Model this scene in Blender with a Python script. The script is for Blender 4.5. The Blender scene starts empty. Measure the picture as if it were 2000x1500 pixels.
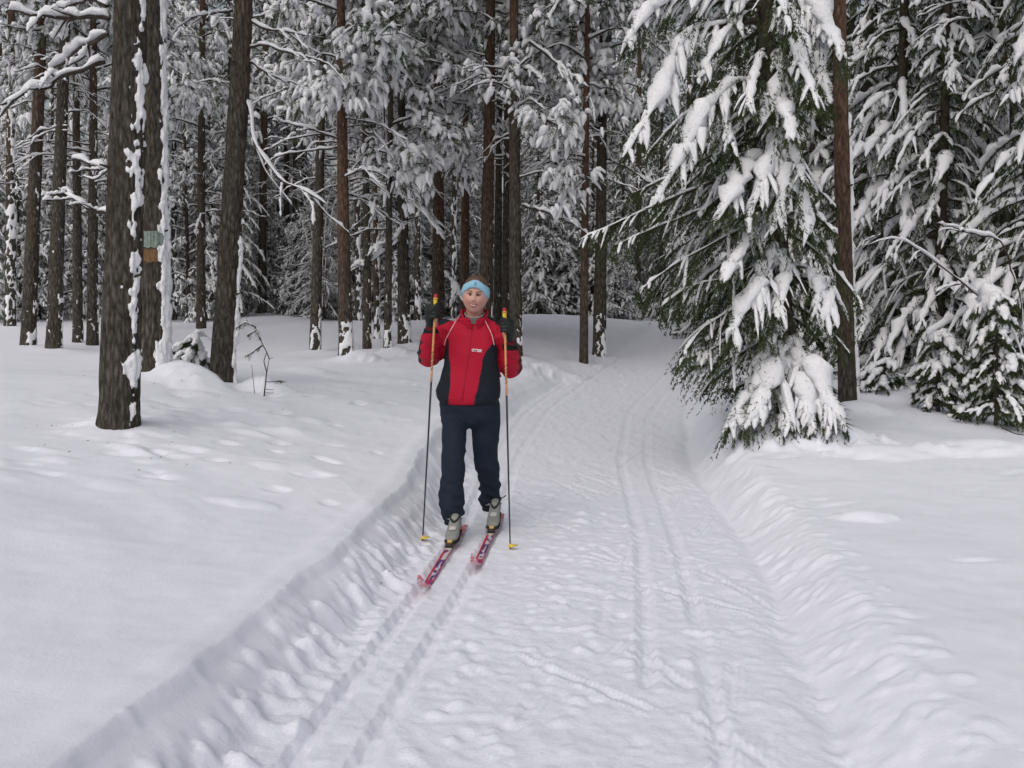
import bpy, math, random
import numpy as np
from mathutils import Vector, Matrix

random.seed(7)
RNG = np.random.default_rng(11)
scene = bpy.context.scene
COL = scene.collection
R = math.radians

# ------------------------------------------------------------------ camera
CAM_Z = 1.5
PITCH = math.atan(150 / 2000.0)
cam_data = bpy.data.cameras.new('camera')
cam_data.lens = 36.0
cam_data.sensor_width = 36.0
cam_data.clip_start = 0.05
cam_data.clip_end = 500.0
cam = bpy.data.objects.new('camera', cam_data)
cam.location = (0, 0, CAM_Z)
cam.rotation_euler = (math.pi / 2 - PITCH, 0, 0)
COL.objects.link(cam)
scene.camera = cam

# ------------------------------------------------------------------ sky, sun, exposure
SUN_ELEV, SUN_AZ = 48.0, 208.0          # azimuth clockwise from +Y: from the left, a little behind the camera
world = bpy.data.worlds.new('World')
scene.world = world
world.use_nodes = True
wn = world.node_tree.nodes
wl = world.node_tree.links
wn.clear()
sky = wn.new('ShaderNodeTexSky')
sky.sky_type = 'NISHITA'
sky.sun_disc = False
sky.sun_elevation = R(SUN_ELEV)
sky.sun_rotation = R(SUN_AZ)
sky.dust_density = 4.0
sky.air_density = 1.2
hs = wn.new('ShaderNodeHueSaturation')
hs.inputs['Saturation'].default_value = 0.45
bg = wn.new('ShaderNodeBackground')
bg.inputs['Strength'].default_value = 0.14
wo = wn.new('ShaderNodeOutputWorld')
wl.new(sky.outputs[0], hs.inputs['Color'])
wl.new(hs.outputs[0], bg.inputs['Color'])
wl.new(bg.outputs[0], wo.inputs['Surface'])

sun_data = bpy.data.lights.new('sun', 'SUN')
sun_data.energy = 1.4
sun_data.angle = R(85)
sun_data.color = (1.0, 0.965, 0.94)
sun = bpy.data.objects.new('sun', sun_data)
az, el = R(SUN_AZ), R(SUN_ELEV)
sdir = Vector((math.sin(az) * math.cos(el), math.cos(az) * math.cos(el), math.sin(el)))
sun.rotation_euler = sdir.to_track_quat('Z', 'Y').to_euler()
sun.location = sdir * 60
COL.objects.link(sun)

scene.view_settings.view_transform = 'Standard'
scene.view_settings.look = 'None'
scene.view_settings.gamma = 1.0
scene.view_settings.exposure = -0.48
scene.view_settings.use_curve_mapping = False
scene.cycles.max_bounces = 8
scene.cycles.diffuse_bounces = 4
scene.cycles.use_denoising = True

# ------------------------------------------------------------------ helpers
def A(px, py, d):
    """point that shows at photo pixel (px, py), at distance d along +Y"""
    u = (px - 1000) / 2000.0
    v = (750 - py) / 2000.0
    cp, sp = math.cos(PITCH), math.sin(PITCH)
    y = cp + v * sp
    z = -sp + v * cp
    k = d / y
    return np.array([u * k, d, CAM_Z + z * k])


def AZ(px, py, z):
    """point that shows at photo pixel (px, py), at height z"""
    u = (px - 1000) / 2000.0
    v = (750 - py) / 2000.0
    cp, sp = math.cos(PITCH), math.sin(PITCH)
    y = cp + v * sp
    zz = -sp + v * cp
    k = (z - CAM_Z) / zz
    return np.array([u * k, y * k, z])


def to_px(P):
    P = np.asarray(P, float)
    cp, sp = math.cos(PITCH), math.sin(PITCH)
    x, y, z = P[:, 0], P[:, 1], P[:, 2] - CAM_Z
    f = y * cp - z * sp
    u = y * sp + z * cp
    return 1000 + 2000 * x / f, 750 - 2000 * u / f


def _hash(ix, iy, iz, seed):
    h = (ix.astype(np.int64) * 374761393 + iy.astype(np.int64) * 668265263 + iz.astype(np.int64) * 2147483647
         + seed * 1274126177) & 0xFFFFFFFF
    h = ((h ^ (h >> 13)) * 1274126177) & 0xFFFFFFFF
    h = ((h ^ (h >> 16)) * 2246822519) & 0xFFFFFFFF
    h = h ^ (h >> 15)
    return (h & 0xFFFFFF) / float(0x7FFFFF) - 1.0


def vnoise(x, y, z=0.0, seed=0):
    x, y, z = np.broadcast_arrays(np.asarray(x, float), np.asarray(y, float), np.asarray(z, float))
    xi, yi, zi = np.floor(x), np.floor(y), np.floor(z)
    fx, fy, fz = x - xi, y - yi, z - zi
    fx = fx * fx * fx * (fx * (fx * 6 - 15) + 10)
    fy = fy * fy * fy * (fy * (fy * 6 - 15) + 10)
    fz = fz * fz * (3 - 2 * fz)
    r = 0
    flat = not np.any(fz)
    for dz in ((0,) if flat else (0, 1)):
        wz = 1.0 if flat else (fz if dz else 1 - fz)
        for dy in (0, 1):
            wy = fy if dy else 1 - fy
            for dx in (0, 1):
                wx = fx if dx else 1 - fx
                r = r + _hash(xi + dx, yi + dy, zi + dz, seed) * wx * wy * wz
    return r


def fbm(x, y, z=0.0, seed=0, oct=3):
    s, a = 0, 1.0
    for o in range(oct):
        f = 2.03 ** o
        s = s + a * vnoise(np.asarray(x) * f, np.asarray(y) * f, np.asarray(z) * f, seed + o * 17)
        a *= 0.5
    return s


def sstep(a, b, x):
    t = np.clip((x - a) / (b - a), 0, 1)
    return t * t * (3 - 2 * t)


class MB:
    """collects verts and faces of ONE mesh"""
    def __init__(self):
        self.v, self.q, self.t, self.qm, self.tm = [], [], [], [], []
        self.n = 0

    def add(self, verts, quads=None, tris=None, mat=0):
        verts = np.asarray(verts, float).reshape(-1, 3)
        if quads is not None and len(quads):
            q = np.asarray(quads, np.int64).reshape(-1, 4) + self.n
            self.q.append(q)
            self.qm.append(np.full(len(q), mat))
        if tris is not None and len(tris):
            t = np.asarray(tris, np.int64).reshape(-1, 3) + self.n
            self.t.append(t)
            self.tm.append(np.full(len(t), mat))
        self.v.append(verts)
        self.n += len(verts)

    def tubes(self, paths, radii, sides=6, wx=1.0, wz=1.0, mat=0, jitter=0.0, lump=None, flat=1.0):
        """batch of tubes; paths (B,N,3), radii (B,N)"""
        paths = np.asarray(paths, float)
        radii = np.asarray(radii, float)
        if paths.ndim == 2:
            paths, radii = paths[None], radii[None]
        B, N, _ = paths.shape
        if B == 0:
            return
        tan = np.gradient(paths, axis=1)
        tan /= np.linalg.norm(tan, axis=2, keepdims=True) + 1e-9
        mt = paths[:, -1] - paths[:, 0]
        mt[:, 2] = 0
        ln = np.linalg.norm(mt, axis=1, keepdims=True)
        mt = np.where(ln > 1e-4, mt / (ln + 1e-9), np.array([[0.0, -1.0, 0.0]]))
        s0 = np.stack([mt[:, 1], -mt[:, 0], 0 * mt[:, 0]], 1)[:, None, :]
        nrm = np.cross(np.broadcast_to(s0, tan.shape), tan)
        nrm /= np.linalg.norm(nrm, axis=2, keepdims=True) + 1e-9
        side = np.cross(tan, nrm)
        ang = np.linspace(0, 2 * np.pi, sides, endpoint=False)
        rr = radii[:, :, None]
        if jitter:
            rr = rr * (1 + jitter * RNG.uniform(-1, 1, (B, N, sides)))
        rr = np.broadcast_to(rr, (B, N, sides))
        sn = np.where(np.sin(ang) < 0, np.sin(ang) * flat, np.sin(ang))

        def place(rr):
            return (paths[:, :, None, :] + side[:, :, None, :] * (np.cos(ang) * wx * rr)[..., None]
                    + nrm[:, :, None, :] * (sn * wz * rr)[..., None])
        V = place(rr)
        if lump:
            k = 1.0
            for fq, am in lump:
                k = k + am * vnoise(V[..., 0] * fq, V[..., 1] * fq, V[..., 2] * fq, seed=int(fq))
            V = place(rr * np.clip(k, .25, 2))
        i = np.arange(N - 1)[:, None]
        j = np.arange(sides)[None]
        a = i * sides + j
        b = i * sides + (j + 1) % sides
        q = np.stack([a, b, b + sides, a + sides], -1).reshape(-1, 4)
        Q = (q[None] + (np.arange(B) * N * sides)[:, None, None]).reshape(-1, 4)
        self.add(V.reshape(-1, 3), quads=Q, mat=mat)

    def needles(self, paths, k, m, length, width, mat=0, fwd=0.7, droop=0.25, rng=RNG):
        paths = np.asarray(paths, float)
        if len(paths) == 0:
            return
        B, N, _ = paths.shape
        t = rng.uniform(0.02, 1.0, (B, k, m)) * (N - 1)
        i0 = np.clip(t.astype(int), 0, N - 2)
        f = (t - i0)[..., None]
        bi = np.arange(B)[:, None, None]
        p0, p1 = paths[bi, i0], paths[bi, i0 + 1]
        p = p0 * (1 - f) + p1 * f
        tan = p1 - p0
        tan /= np.linalg.norm(tan, axis=-1, keepdims=True) + 1e-9
        rnd = rng.normal(size=p.shape)
        rnd -= (rnd * tan).sum(-1, keepdims=True) * tan
        rnd /= np.linalg.norm(rnd, axis=-1, keepdims=True) + 1e-9
        d = tan * fwd + rnd * 0.75
        d[..., 2] -= droop
        d /= np.linalg.norm(d, axis=-1, keepdims=True) + 1e-9
        L = length * rng.uniform(0.6, 1.25, p.shape[:-1])[..., None]
        s = np.cross(d, rng.normal(size=p.shape))
        s /= np.linalg.norm(s, axis=-1, keepdims=True) + 1e-9
        V = np.stack([p - s * width / 2, p + s * width / 2, p + d * L], -2).reshape(-1, 3)
        self.add(V, tris=np.arange(len(V)).reshape(-1, 3), mat=mat)

    def grid(self, P, close_u=False, mat=0, flip=False):
        """P (n,m,3); close_u joins last column to first"""
        P = np.asarray(P, float)
        n, m, _ = P.shape
        i = np.arange(n - 1)[:, None]
        j = np.arange(m if close_u else m - 1)[None]
        a = i * m + j
        b = i * m + (j + 1) % m
        q = np.stack([a, b, b + m, a + m], -1).reshape(-1, 4)
        if flip:
            q = q[:, ::-1]
        self.add(P.reshape(-1, 3), quads=q, mat=mat)

    def loft(self, rings, mat=0, sides=24, cap=True, power=2.0):
        """rings: (center, axis_a vec, axis_b vec); closed ellipses"""
        ang = np.linspace(0, 2 * np.pi, sides, endpoint=False)
        c, s = np.cos(ang), np.sin(ang)
        e = 2.0 / power
        c2 = np.sign(c) * np.abs(c) ** e
        s2 = np.sign(s) * np.abs(s) ** e
        P = np.array([np.asarray(o)[None] + c2[:, None] * np.asarray(a)[None] + s2[:, None] * np.asarray(b)[None]
                      for o, a, b in rings])
        self.grid(P, close_u=True, mat=mat)
        if cap:
            n0 = self.n
            base = n0 - len(rings) * sides
            self.add([rings[0][0], rings[-1][0]],
                     tris=None, mat=mat)
            j = np.arange(sides)
            t0 = np.stack([np.full(sides, n0), base + (j + 1) % sides, base + j], -1)
            l0 = base + (len(rings) - 1) * sides
            t1 = np.stack([np.full(sides, n0 + 1), l0 + j, l0 + (j + 1) % sides], -1)
            tt = np.concatenate([t0, t1])
            self.t.append(tt)
            self.tm.append(np.full(len(tt), mat))

    def box(self, c, h, rot=None, mat=0, bevel=0.12):
        """bevelled box: centre c, half sizes h, 3x3 rot"""
        c, h = np.asarray(c, float), np.asarray(h, float)
        b = bevel * h.min()
        rings = []
        lv = [(-h[2], 1 - 0), (-h[2] + b, 0), (h[2] - b, 0), (h[2], 1)]
        P = []
        for z, ins in lv:
            x, y = h[0] - ins * b, h[1] - ins * b
            bb = b
            P.append([(x - bb, -y, z), (x, -y + bb, z), (x, y - bb, z), (x - bb, y, z),
                      (-x + bb, y, z), (-x, y - bb, z), (-x, -y + bb, z), (-x + bb, -y, z)])
        P = np.array(P, float)
        if rot is not None:
            P = P @ np.asarray(rot, float).T
        P = P + c
        n0 = self.n
        self.grid(P, close_u=True, mat=mat)
        bot = [[n0, n0 + 7, n0 + 6, n0 + 1], [n0 + 1, n0 + 6, n0 + 5, n0 + 2], [n0 + 2, n0 + 5, n0 + 4, n0 + 3]]
        o = n0 + 24
        top = [[o, o + 1, o + 6, o + 7], [o + 1, o + 2, o + 5, o + 6], [o + 2, o + 3, o + 4, o + 5]]
        self.q.append(np.array(bot + top))
        self.qm.append(np.full(6, mat))

    def mesh(self, name, mats, origin=(0, 0, 0), smooth=True):
        V = np.concatenate(self.v) - np.asarray(origin, float)
        q = np.concatenate(self.q) if self.q else np.zeros((0, 4), np.int64)
        t = np.concatenate(self.t) if self.t else np.zeros((0, 3), np.int64)
        me = bpy.data.meshes.new(name)
        me.vertices.add(len(V))
        me.vertices.foreach_set('co', V.astype(np.float32).ravel())
        loops = np.concatenate([q.ravel(), t.ravel()])
        me.loops.add(len(loops))
        me.loops.foreach_set('vertex_index', loops.astype(np.int32))
        tot = np.concatenate([np.full(len(q), 4), np.full(len(t), 3)])
        st = np.concatenate([[0], np.cumsum(tot)[:-1]]) if len(tot) else np.zeros(0)
        me.polygons.add(len(tot))
        me.polygons.foreach_set('loop_start', st.astype(np.int32))
        mi = np.concatenate([np.concatenate(self.qm) if self.qm else np.zeros(0),
                             np.concatenate(self.tm) if self.tm else np.zeros(0)])
        me.polygons.foreach_set('material_index', mi.astype(np.int32))
        me.polygons.foreach_set('use_smooth', np.full(len(tot), bool(smooth)))
        for m in (mats if isinstance(mats, (list, tuple)) else [mats]):
            me.materials.append(m)
        me.update(calc_edges=True)
        me.validate()
        return me

    def build(self, name, mats, parent=None, origin=(0, 0, 0), smooth=True):
        return link(name, self.mesh(name, mats, origin, smooth), parent)


def link(name, data, parent=None):
    o = bpy.data.objects.new(name, data)
    COL.objects.link(o)
    if parent is not None:
        o.parent = parent
    return o


def empty(name, loc):
    o = bpy.data.objects.new(name, None)
    o.empty_display_size = 0.2
    o.location = tuple(loc)
    COL.objects.link(o)
    return o


def tag(o, label=None, cat=None, group=None, kind=None):
    if label:
        o['label'] = label
    if cat:
        o['category'] = cat
    if group:
        o['group'] = group
    if kind:
        o['kind'] = kind
    return o


def resample(path, n):
    path = np.asarray(path, float)
    if len(path) > 2:                    # smooth through the given points
        d = np.concatenate([[0], np.cumsum(np.linalg.norm(np.diff(path, axis=0), axis=1))])
        u = np.linspace(0, d[-1], 40)
        P = np.stack([np.interp(u, d, path[:, k]) for k in range(3)], 1)
        for _ in range(6):
            P[1:-1] = (P[:-2] + 2 * P[1:-1] + P[2:]) / 4
        path = P
    d = np.concatenate([[0], np.cumsum(np.linalg.norm(np.diff(path, axis=0), axis=1))])
    u = np.linspace(0, d[-1], n)
    return np.stack([np.interp(u, d, path[:, k]) for k in range(3)], 1)


# ------------------------------------------------------------------ materials
def mat_new(name):
    m = bpy.data.materials.new(name)
    m.use_nodes = True
    nt = m.node_tree
    return m, nt, nt.nodes['Principled BSDF']


def noise_node(nt, scale, detail=4, rough=0.6, vec=None):
    n = nt.nodes.new('ShaderNodeTexNoise')
    n.inputs['Scale'].default_value = scale
    n.inputs['Detail'].default_value = detail
    n.inputs['Roughness'].default_value = rough
    if vec is not None:
        nt.links.new(vec, n.inputs['Vector'])
    return n


def ramp_node(nt, fac, stops):
    r = nt.nodes.new('ShaderNodeValToRGB')
    el = r.color_ramp.elements
    el[0].position, el[0].color = stops[0][0], (*stops[0][1], 1)
    el[1].position, el[1].color = stops[-1][0], (*stops[-1][1], 1)
    for p, c in stops[1:-1]:
        e = el.new(p)
        e.color = (*c, 1)
    nt.links.new(fac, r.inputs['Fac'])
    return r


def coords(nt, out='Object', scale=(1, 1, 1)):
    t = nt.nodes.new('ShaderNodeTexCoord')
    mp = nt.nodes.new('ShaderNodeMapping')
    mp.inputs['Scale'].default_value = scale
    nt.links.new(t.outputs[out], mp.inputs['Vector'])
    return mp.outputs[0]


def bump(nt, bsdf, height, strength, dist):
    b = nt.nodes.new('ShaderNodeBump')
    b.inputs['Strength'].default_value = strength
    b.inputs['Distance'].default_value = dist
    nt.links.new(height, b.inputs['Height'])
    nt.links.new(b.outputs[0], bsdf.inputs['Normal'])
    return b


def snow_mat(name, col, s1, s2, strength, dist):
    m, nt, b = mat_new(name)
    c = coords(nt)
    n1 = noise_node(nt, s1, 6, 0.65, c)
    n2 = noise_node(nt, s2, 4, 0.6, c)
    ad = nt.nodes.new('ShaderNodeMath')
    ad.operation = 'ADD'
    nt.links.new(n1.outputs[0], ad.inputs[0])
    nt.links.new(n2.outputs[0], ad.inputs[1])
    r = ramp_node(nt, n2.outputs[0], [(0.3, tuple(x * 0.95 for x in col)), (0.7, col)])
    nt.links.new(r.outputs[0], b.inputs['Base Color'])
    b.inputs['Roughness'].default_value = 0.7
    b.inputs['Specular IOR Level'].default_value = 0.25
    bump(nt, b, ad.outputs[0], strength, dist)
    return m


M_SNOW = snow_mat('snow_ground', (0.79, 0.797, 0.86), 60, 9, 0.22, 0.012)
M_TRAIL = snow_mat('snow_trail', (0.79, 0.797, 0.865), 70, 24, 0.35, 0.012)
M_TSNOW = snow_mat('snow_on_trees', (0.91, 0.91, 0.925), 70, 26, 0.8, 0.016)


def plain(name, col, rough=0.6, spec=0.3, var=0.15, scale=30, bump_s=0.0, metal=0.0, sheen=0.0):
    m, nt, b = mat_new(name)
    c = coords(nt)
    n = noise_node(nt, scale, 4, 0.6, c)
    r = ramp_node(nt, n.outputs[0], [(0.3, tuple(max(0, x * (1 - var)) for x in col)), (0.7, tuple(min(1, x * (1 + var)) for x in col))])
    nt.links.new(r.outputs[0], b.inputs['Base Color'])
    b.inputs['Roughness'].default_value = rough
    b.inputs['Specular IOR Level'].default_value = spec
    b.inputs['Metallic'].default_value = metal
    if sheen:
        b.inputs['Sheen Weight'].default_value = sheen
    if bump_s:
        bump(nt, b, n.outputs[0], bump_s, 0.004)
    return m


def needle_mat(name, a, bcol):
    m, nt, b = mat_new(name)
    c = coords(nt)
    n = noise_node(nt, 2.2, 3, 0.6, c)
    r = ramp_node(nt, n.outputs[0], [(0.3, a), (0.7, bcol)])
    nt.links.new(r.outputs[0], b.inputs['Base Color'])
    b.inputs['Roughness'].default_value = 0.65
    b.inputs['Specular IOR Level'].default_value = 0.2
    return m


M_NEEDLE = needle_mat('spruce_needles', (0.030, 0.040, 0.018), (0.062, 0.080, 0.030))
M_FNEEDLE = needle_mat('frosted_spruce_needles', (0.046, 0.062, 0.036), (0.17, 0.19, 0.145))
M_PNEEDLE = needle_mat('pine_needles', (0.042, 0.056, 0.030), (0.115, 0.140, 0.085))
M_WOOD = plain('twig_wood', (0.060, 0.048, 0.038), 0.85, 0.1, 0.4, 25)


def bark_mat(name, z0, z1):
    m, nt, b = mat_new(name)
    c = coords(nt, 'Object', (1, 1, 0.26))
    n0 = noise_node(nt, 46, 7, 0.75, c)
    vo = nt.nodes.new('ShaderNodeTexVoronoi')
    vo.feature = 'DISTANCE_TO_EDGE'
    vo.inputs['Scale'].default_value = 26
    nt.links.new(c, vo.inputs['Vector'])
    vm = nt.nodes.new('ShaderNodeMath')
    vm.operation = 'MULTIPLY_ADD'
    vm.inputs[1].default_value = 0.55
    vm.use_clamp = True
    nt.links.new(vo.outputs['Distance'], vm.inputs[0])
    n1 = nt.nodes.new('ShaderNodeMath')
    n1.operation = 'SUBTRACT'
    n1.inputs[1].default_value = 0.09
    nt.links.new(n0.outputs[0], vm.inputs[2])
    nt.links.new(vm.outputs[0], n1.inputs[0])
    n2 = noise_node(nt, 9, 4, 0.6, c)
    low = ramp_node(nt, n1.outputs[0], [(0.30, (0.022, 0.019, 0.015)), (0.52, (0.077, 0.066, 0.053)), (0.75, (0.165, 0.147, 0.125))])
    up = ramp_node(nt, n1.outputs[0], [(0.30, (0.042, 0.026, 0.019)), (0.52, (0.125, 0.075, 0.053)), (0.75, (0.200, 0.138, 0.105))])
    # Scots pine: grey-brown plates below, reddish bark higher up
    tc = nt.nodes.new('ShaderNodeTexCoord')
    sx = nt.nodes.new('ShaderNodeSeparateXYZ')
    nt.links.new(tc.outputs['Object'], sx.inputs[0])
    oi = nt.nodes.new('ShaderNodeObjectInfo')
    ma = nt.nodes.new('ShaderNodeMath')
    ma.operation = 'MULTIPLY_ADD'
    nt.links.new(n2.outputs[0], ma.inputs[0])
    ma.inputs[1].default_value = 3.0
    nt.links.new(sx.outputs[2], ma.inputs[2])
    mb = nt.nodes.new('ShaderNodeMath')
    mb.operation = 'MULTIPLY_ADD'
    nt.links.new(oi.outputs['Random'], mb.inputs[0])
    mb.inputs[1].default_value = 2.5
    nt.links.new(ma.outputs[0], mb.inputs[2])
    mr = nt.nodes.new('ShaderNodeMapRange')
    mr.inputs['From Min'].default_value = z0
    mr.inputs['From Max'].default_value = z1
    nt.links.new(mb.outputs[0], mr.inputs['Value'])
    mx = nt.nodes.new('ShaderNodeMix')
    mx.data_type = 'RGBA'
    nt.links.new(mr.outputs[0], mx.inputs['Factor'])
    nt.links.new(low.outputs[0], mx.inputs['A'])
    nt.links.new(up.outputs[0], mx.inputs['B'])
    nt.links.new(mx.outputs['Result'], b.inputs['Base Color'])
    b.inputs['Roughness'].default_value = 0.9
    b.inputs['Specular IOR Level'].default_value = 0.1
    bump(nt, b, n1.outputs[0], 0.9, 0.02)
    return m


M_BARK = bark_mat('pine_bark', 6.0, 9.0)
M_BARKRED = bark_mat('reddish_pine_bark', 2.8, 5.6)


def attr_mat(name, rough=0.7, spec=0.25, sheen=0.0, bs=0.3, scale=220, dist=0.003, sss=0.0):
    m, nt, b = mat_new(name)
    at = nt.nodes.new('ShaderNodeVertexColor')
    at.layer_name = 'Col'
    n = noise_node(nt, scale, 3, 0.6, coords(nt))
    mx = nt.nodes.new('ShaderNodeMix')
    mx.data_type = 'RGBA'
    mx.blend_type = 'MULTIPLY'
    mx.inputs['Factor'].default_value = 0.35
    r = ramp_node(nt, n.outputs[0], [(0.3, (0.7, 0.7, 0.7)), (0.7, (1, 1, 1))])
    nt.links.new(at.outputs['Color'], mx.inputs['A'])
    nt.links.new(r.outputs[0], mx.inputs['B'])
    nt.links.new(mx.outputs['Result'], b.inputs['Base Color'])
    b.inputs['Roughness'].default_value = rough
    b.inputs['Specular IOR Level'].default_value = spec
    b.inputs['Sheen Weight'].default_value = sheen
    if sss:
        b.inputs['Subsurface Weight'].default_value = sss
        b.inputs['Subsurface Radius'].default_value = (0.01, 0.004, 0.002)
    bump(nt, b, n.outputs[0], bs, dist)
    return m

# ------------------------------------------------------------------ the lie of the land
# (photo x, y of the foot, distance, diameter, a higher point on the stem x, y, bare: crown starts at, snow on bark, look)
PINES = [
    # near
    dict(px=232, py=840, d=7.7, w=.300, tx=250, ty=0, h0=6.2, snow='strip', near=True),
    dict(px=302, py=738, d=10.0, w=.285, tx=297, ty=0, h0=6.5, snow='side', near=True),
    dict(px=433, py=756, d=10.5, w=.255, tx=473, ty=0, h0=6.2, snow='strip2', near=True),
    dict(px=1656, py=796, d=10.5, w=.190, tx=1639, ty=0, h0=6.0, snow='strip2', red=1, near=True),
    # left group
    dict(px=55, py=678, d=17.0, w=.25, tx=80, ty=0, h0=5.6, snow='fleck'),
    dict(px=105, py=684, d=16.5, w=.25, tx=126, ty=0, h0=5.2, snow='fleck'),
    dict(px=152, py=676, d=19.0, w=.19, tx=150, ty=150, h0=4.6, snow='fleck'),
    dict(px=181, py=683, d=17.5, w=.20, tx=180, ty=100, h0=4.2, snow='fleck'),
    dict(px=20, py=652, d=23.0, w=.25, tx=24, ty=100, h0=4.8, snow='heavy'),
    dict(px=393, py=650, d=22.0, w=.21, tx=394, ty=200, h0=4.2, snow='fleck'),
    # middle group
    dict(px=615, py=683, d=17.5, w=.195, tx=628, ty=100, h0=4.5, snow='foot'),
    dict(px=676, py=707, d=15.0, w=.215, tx=666, ty=100, h0=4.0, snow='foot', red=1),
    dict(px=717, py=684, d=17.5, w=.155, tx=713, ty=100, h0=4.4, snow='fleck'),
    dict(px=736, py=672, d=19.5, w=.120, tx=730, ty=100, h0=4.6, snow='heavy', red=1),
    dict(px=757, py=693, d=16.0, w=.125, tx=764, ty=200, h0=3.4, snow='foot'),
    dict(px=790, py=675, d=18.0, w=.235, tx=782, ty=200, h0=3.6, snow='foot'),
    dict(px=855, py=655, d=19.0, w=.245, tx=857, ty=0, h0=5.3, snow='fleck', red=1),
    dict(px=906, py=645, d=21.0, w=.195, tx=915, ty=0, h0=5.4, snow='fleck', red=1),
    dict(px=948, py=660, d=17.0, w=.245, tx=956, ty=0, h0=5.4, snow='fleck', red=1),
    dict(px=972, py=648, d=20.0, w=.170, tx=975, ty=0, h0=5.3, snow='fleck'),
    dict(px=987, py=652, d=19.0, w=.150, tx=990, ty=100, h0=4.4, snow='fleck'),
    dict(px=1007, py=696, d=15.5, w=.215, tx=1007, ty=0, h0=5.0, snow='fleck'),
    dict(px=1140, py=718, d=16.0, w=.140, tx=1149, ty=0, h0=4.4, snow='none', red=1),
    dict(px=1170, py=700, d=17.0, w=.225, tx=1182, ty=0, h0=4.6, snow='foot'),
    # farther back
    dict(px=512, py=613, d=27.0, w=.24, tx=517, ty=200, h0=5.0, snow='none'),
    dict(px=560, py=616, d=28.5, w=.20, tx=560, ty=200, h0=5.6, snow='fleck'),
    dict(px=575, py=618, d=28.0, w=.15, tx=577, ty=200, h0=5.2, snow='fleck'),
    dict(px=592, py=614, d=29.0, w=.18, tx=594, ty=200, h0=5.6, snow='fleck'),
    dict(px=700, py=640, d=25.0, w=.16, tx=697, ty=100, h0=5.6, snow='heavy'),
    dict(px=815, py=640, d=25.0, w=.17, tx=816, ty=100, h0=5.2, snow='heavy'),
    dict(px=1065, py=606, d=30.0, w=.20, tx=1062, ty=100, h0=5.4, snow='heavy'),
    dict(px=1245, py=628, d=27.0, w=.17, tx=1250, ty=100, h0=5.2, snow='fleck'),
    dict(px=340, py=640, d=26.0, w=.17, tx=342, ty=100, h0=5.0, snow='heavy'),
    dict(px=275, py=650, d=22.0, w=.20, tx=276, ty=100, h0=5.2, snow='fleck'),
    dict(px=1963, py=735, d=13.5, w=.140, tx=1966, ty=0, h0=5.0, snow='none'),
    dict(px=1985, py=738, d=13.0, w=.120, tx=1975, ty=0, h0=5.5, snow='none'),
]
for p in PINES:
    p['foot'] = A(p['px'], p['py'], p['d'])

anchors = [p['foot'] for p in PINES]
for px, py, d in [(1535, 832, 9.1), (1720, 775, 11.5), (1832, 802, 10.6), (1935, 826, 10.0), (1300, 636, 26), (1050, 612, 27),
                  (500, 622, 25), (0, 655, 23), (760, 760, 11.0), (640, 725, 13.0), (1080, 722, 15.0), (1990, 850, 9.5),
                  (60, 720, 13.5), (600, 630, 22.5), (850, 620, 23), (1100, 614, 23.5), (1190, 622, 23), (1850, 720, 15.0), (2150, 830, 11.0), (1500, 690, 18)]:
    anchors.append(A(px, py, d))
for q in [(-1.5, 1.6, .30), (-1.7, 3.5, .31), (-1.7, 5.2, .32), (-1.55, 6.6, .33), (-4, 2.5, .52), (-4, 5, .58), (-7.5, 6, .82), (-7, 2, .72),
          (1.6, 1.6, .13), (1.8, 3.5, .135), (2.1, 5.2, .14), (2.3, 6.8, .19), (4.2, 3.5, .22), (4.5, 6.5, .33), (7.5, 5, .42), (7, 9, .46),
          (-1.1, 8.5, .40), (-.2, 11.5, .46), (-12, 14, .85), (12, 14, .7), (-16, 26, 1.2), (16, 26, 1.0), (-6, 32, 1.45), (4, 32, 1.35),
          (12, 32, 1.2), (-14, 40, 1.4), (0, 42, 1.45), (16, 42, 1.3), (-28, 30, 1.3), (28, 30, 1.1), (-12, 4, .7), (12, 4, .5),
          (0, 60, 1.4), (-30, 60, 1.4), (30, 60, 1.4), (-20, 15, 1.0), (20, 15, .8), (-3, -6, .4), (4, -6, .3), (-20, -6, .6), (20, -6, .5)]:
    anchors.append(np.array(q, float))
AN = np.array(anchors)


def _tps(r2):
    return r2 * np.log(r2 + 1e-9) * 0.5


n_ = len(AN)
K = _tps(((AN[:, None, :2] - AN[None, :, :2]) ** 2).sum(-1)) + np.eye(n_) * 0.6
Pm = np.hstack([np.ones((n_, 1)), AN[:, :2]])
LHS = np.block([[K, Pm], [Pm.T, np.zeros((3, 3))]])
sol = np.linalg.solve(LHS, np.concatenate([AN[:, 2], np.zeros(3)]))


def outer_ground(x, y):
    x, y = np.broadcast_arrays(np.asarray(x, float), np.asarray(y, float))
    yc = np.clip(y, -6, 60)
    xc_ = np.clip(x, -30, 30)
    r = sol[n_] + sol[n_ + 1] * xc_ + sol[n_ + 2] * yc
    for i in range(n_):
        r = r + sol[i] * _tps((xc_ - AN[i, 0]) ** 2 + (yc - AN[i, 1]) ** 2)
    r = r + 0.035 * vnoise(x * 0.55, y * 0.55, seed=3) + 0.014 * vnoise(x * 1.7, y * 1.5, seed=4)
    return r


_ty = np.linspace(-8, 70, 1561)


def _smooth_table(ys, vs, w=41):
    t = np.interp(_ty, ys, vs)
    k = np.hanning(w)
    k /= k.sum()
    return np.convolve(np.pad(t, w // 2, mode='edge'), k, 'valid')


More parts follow.
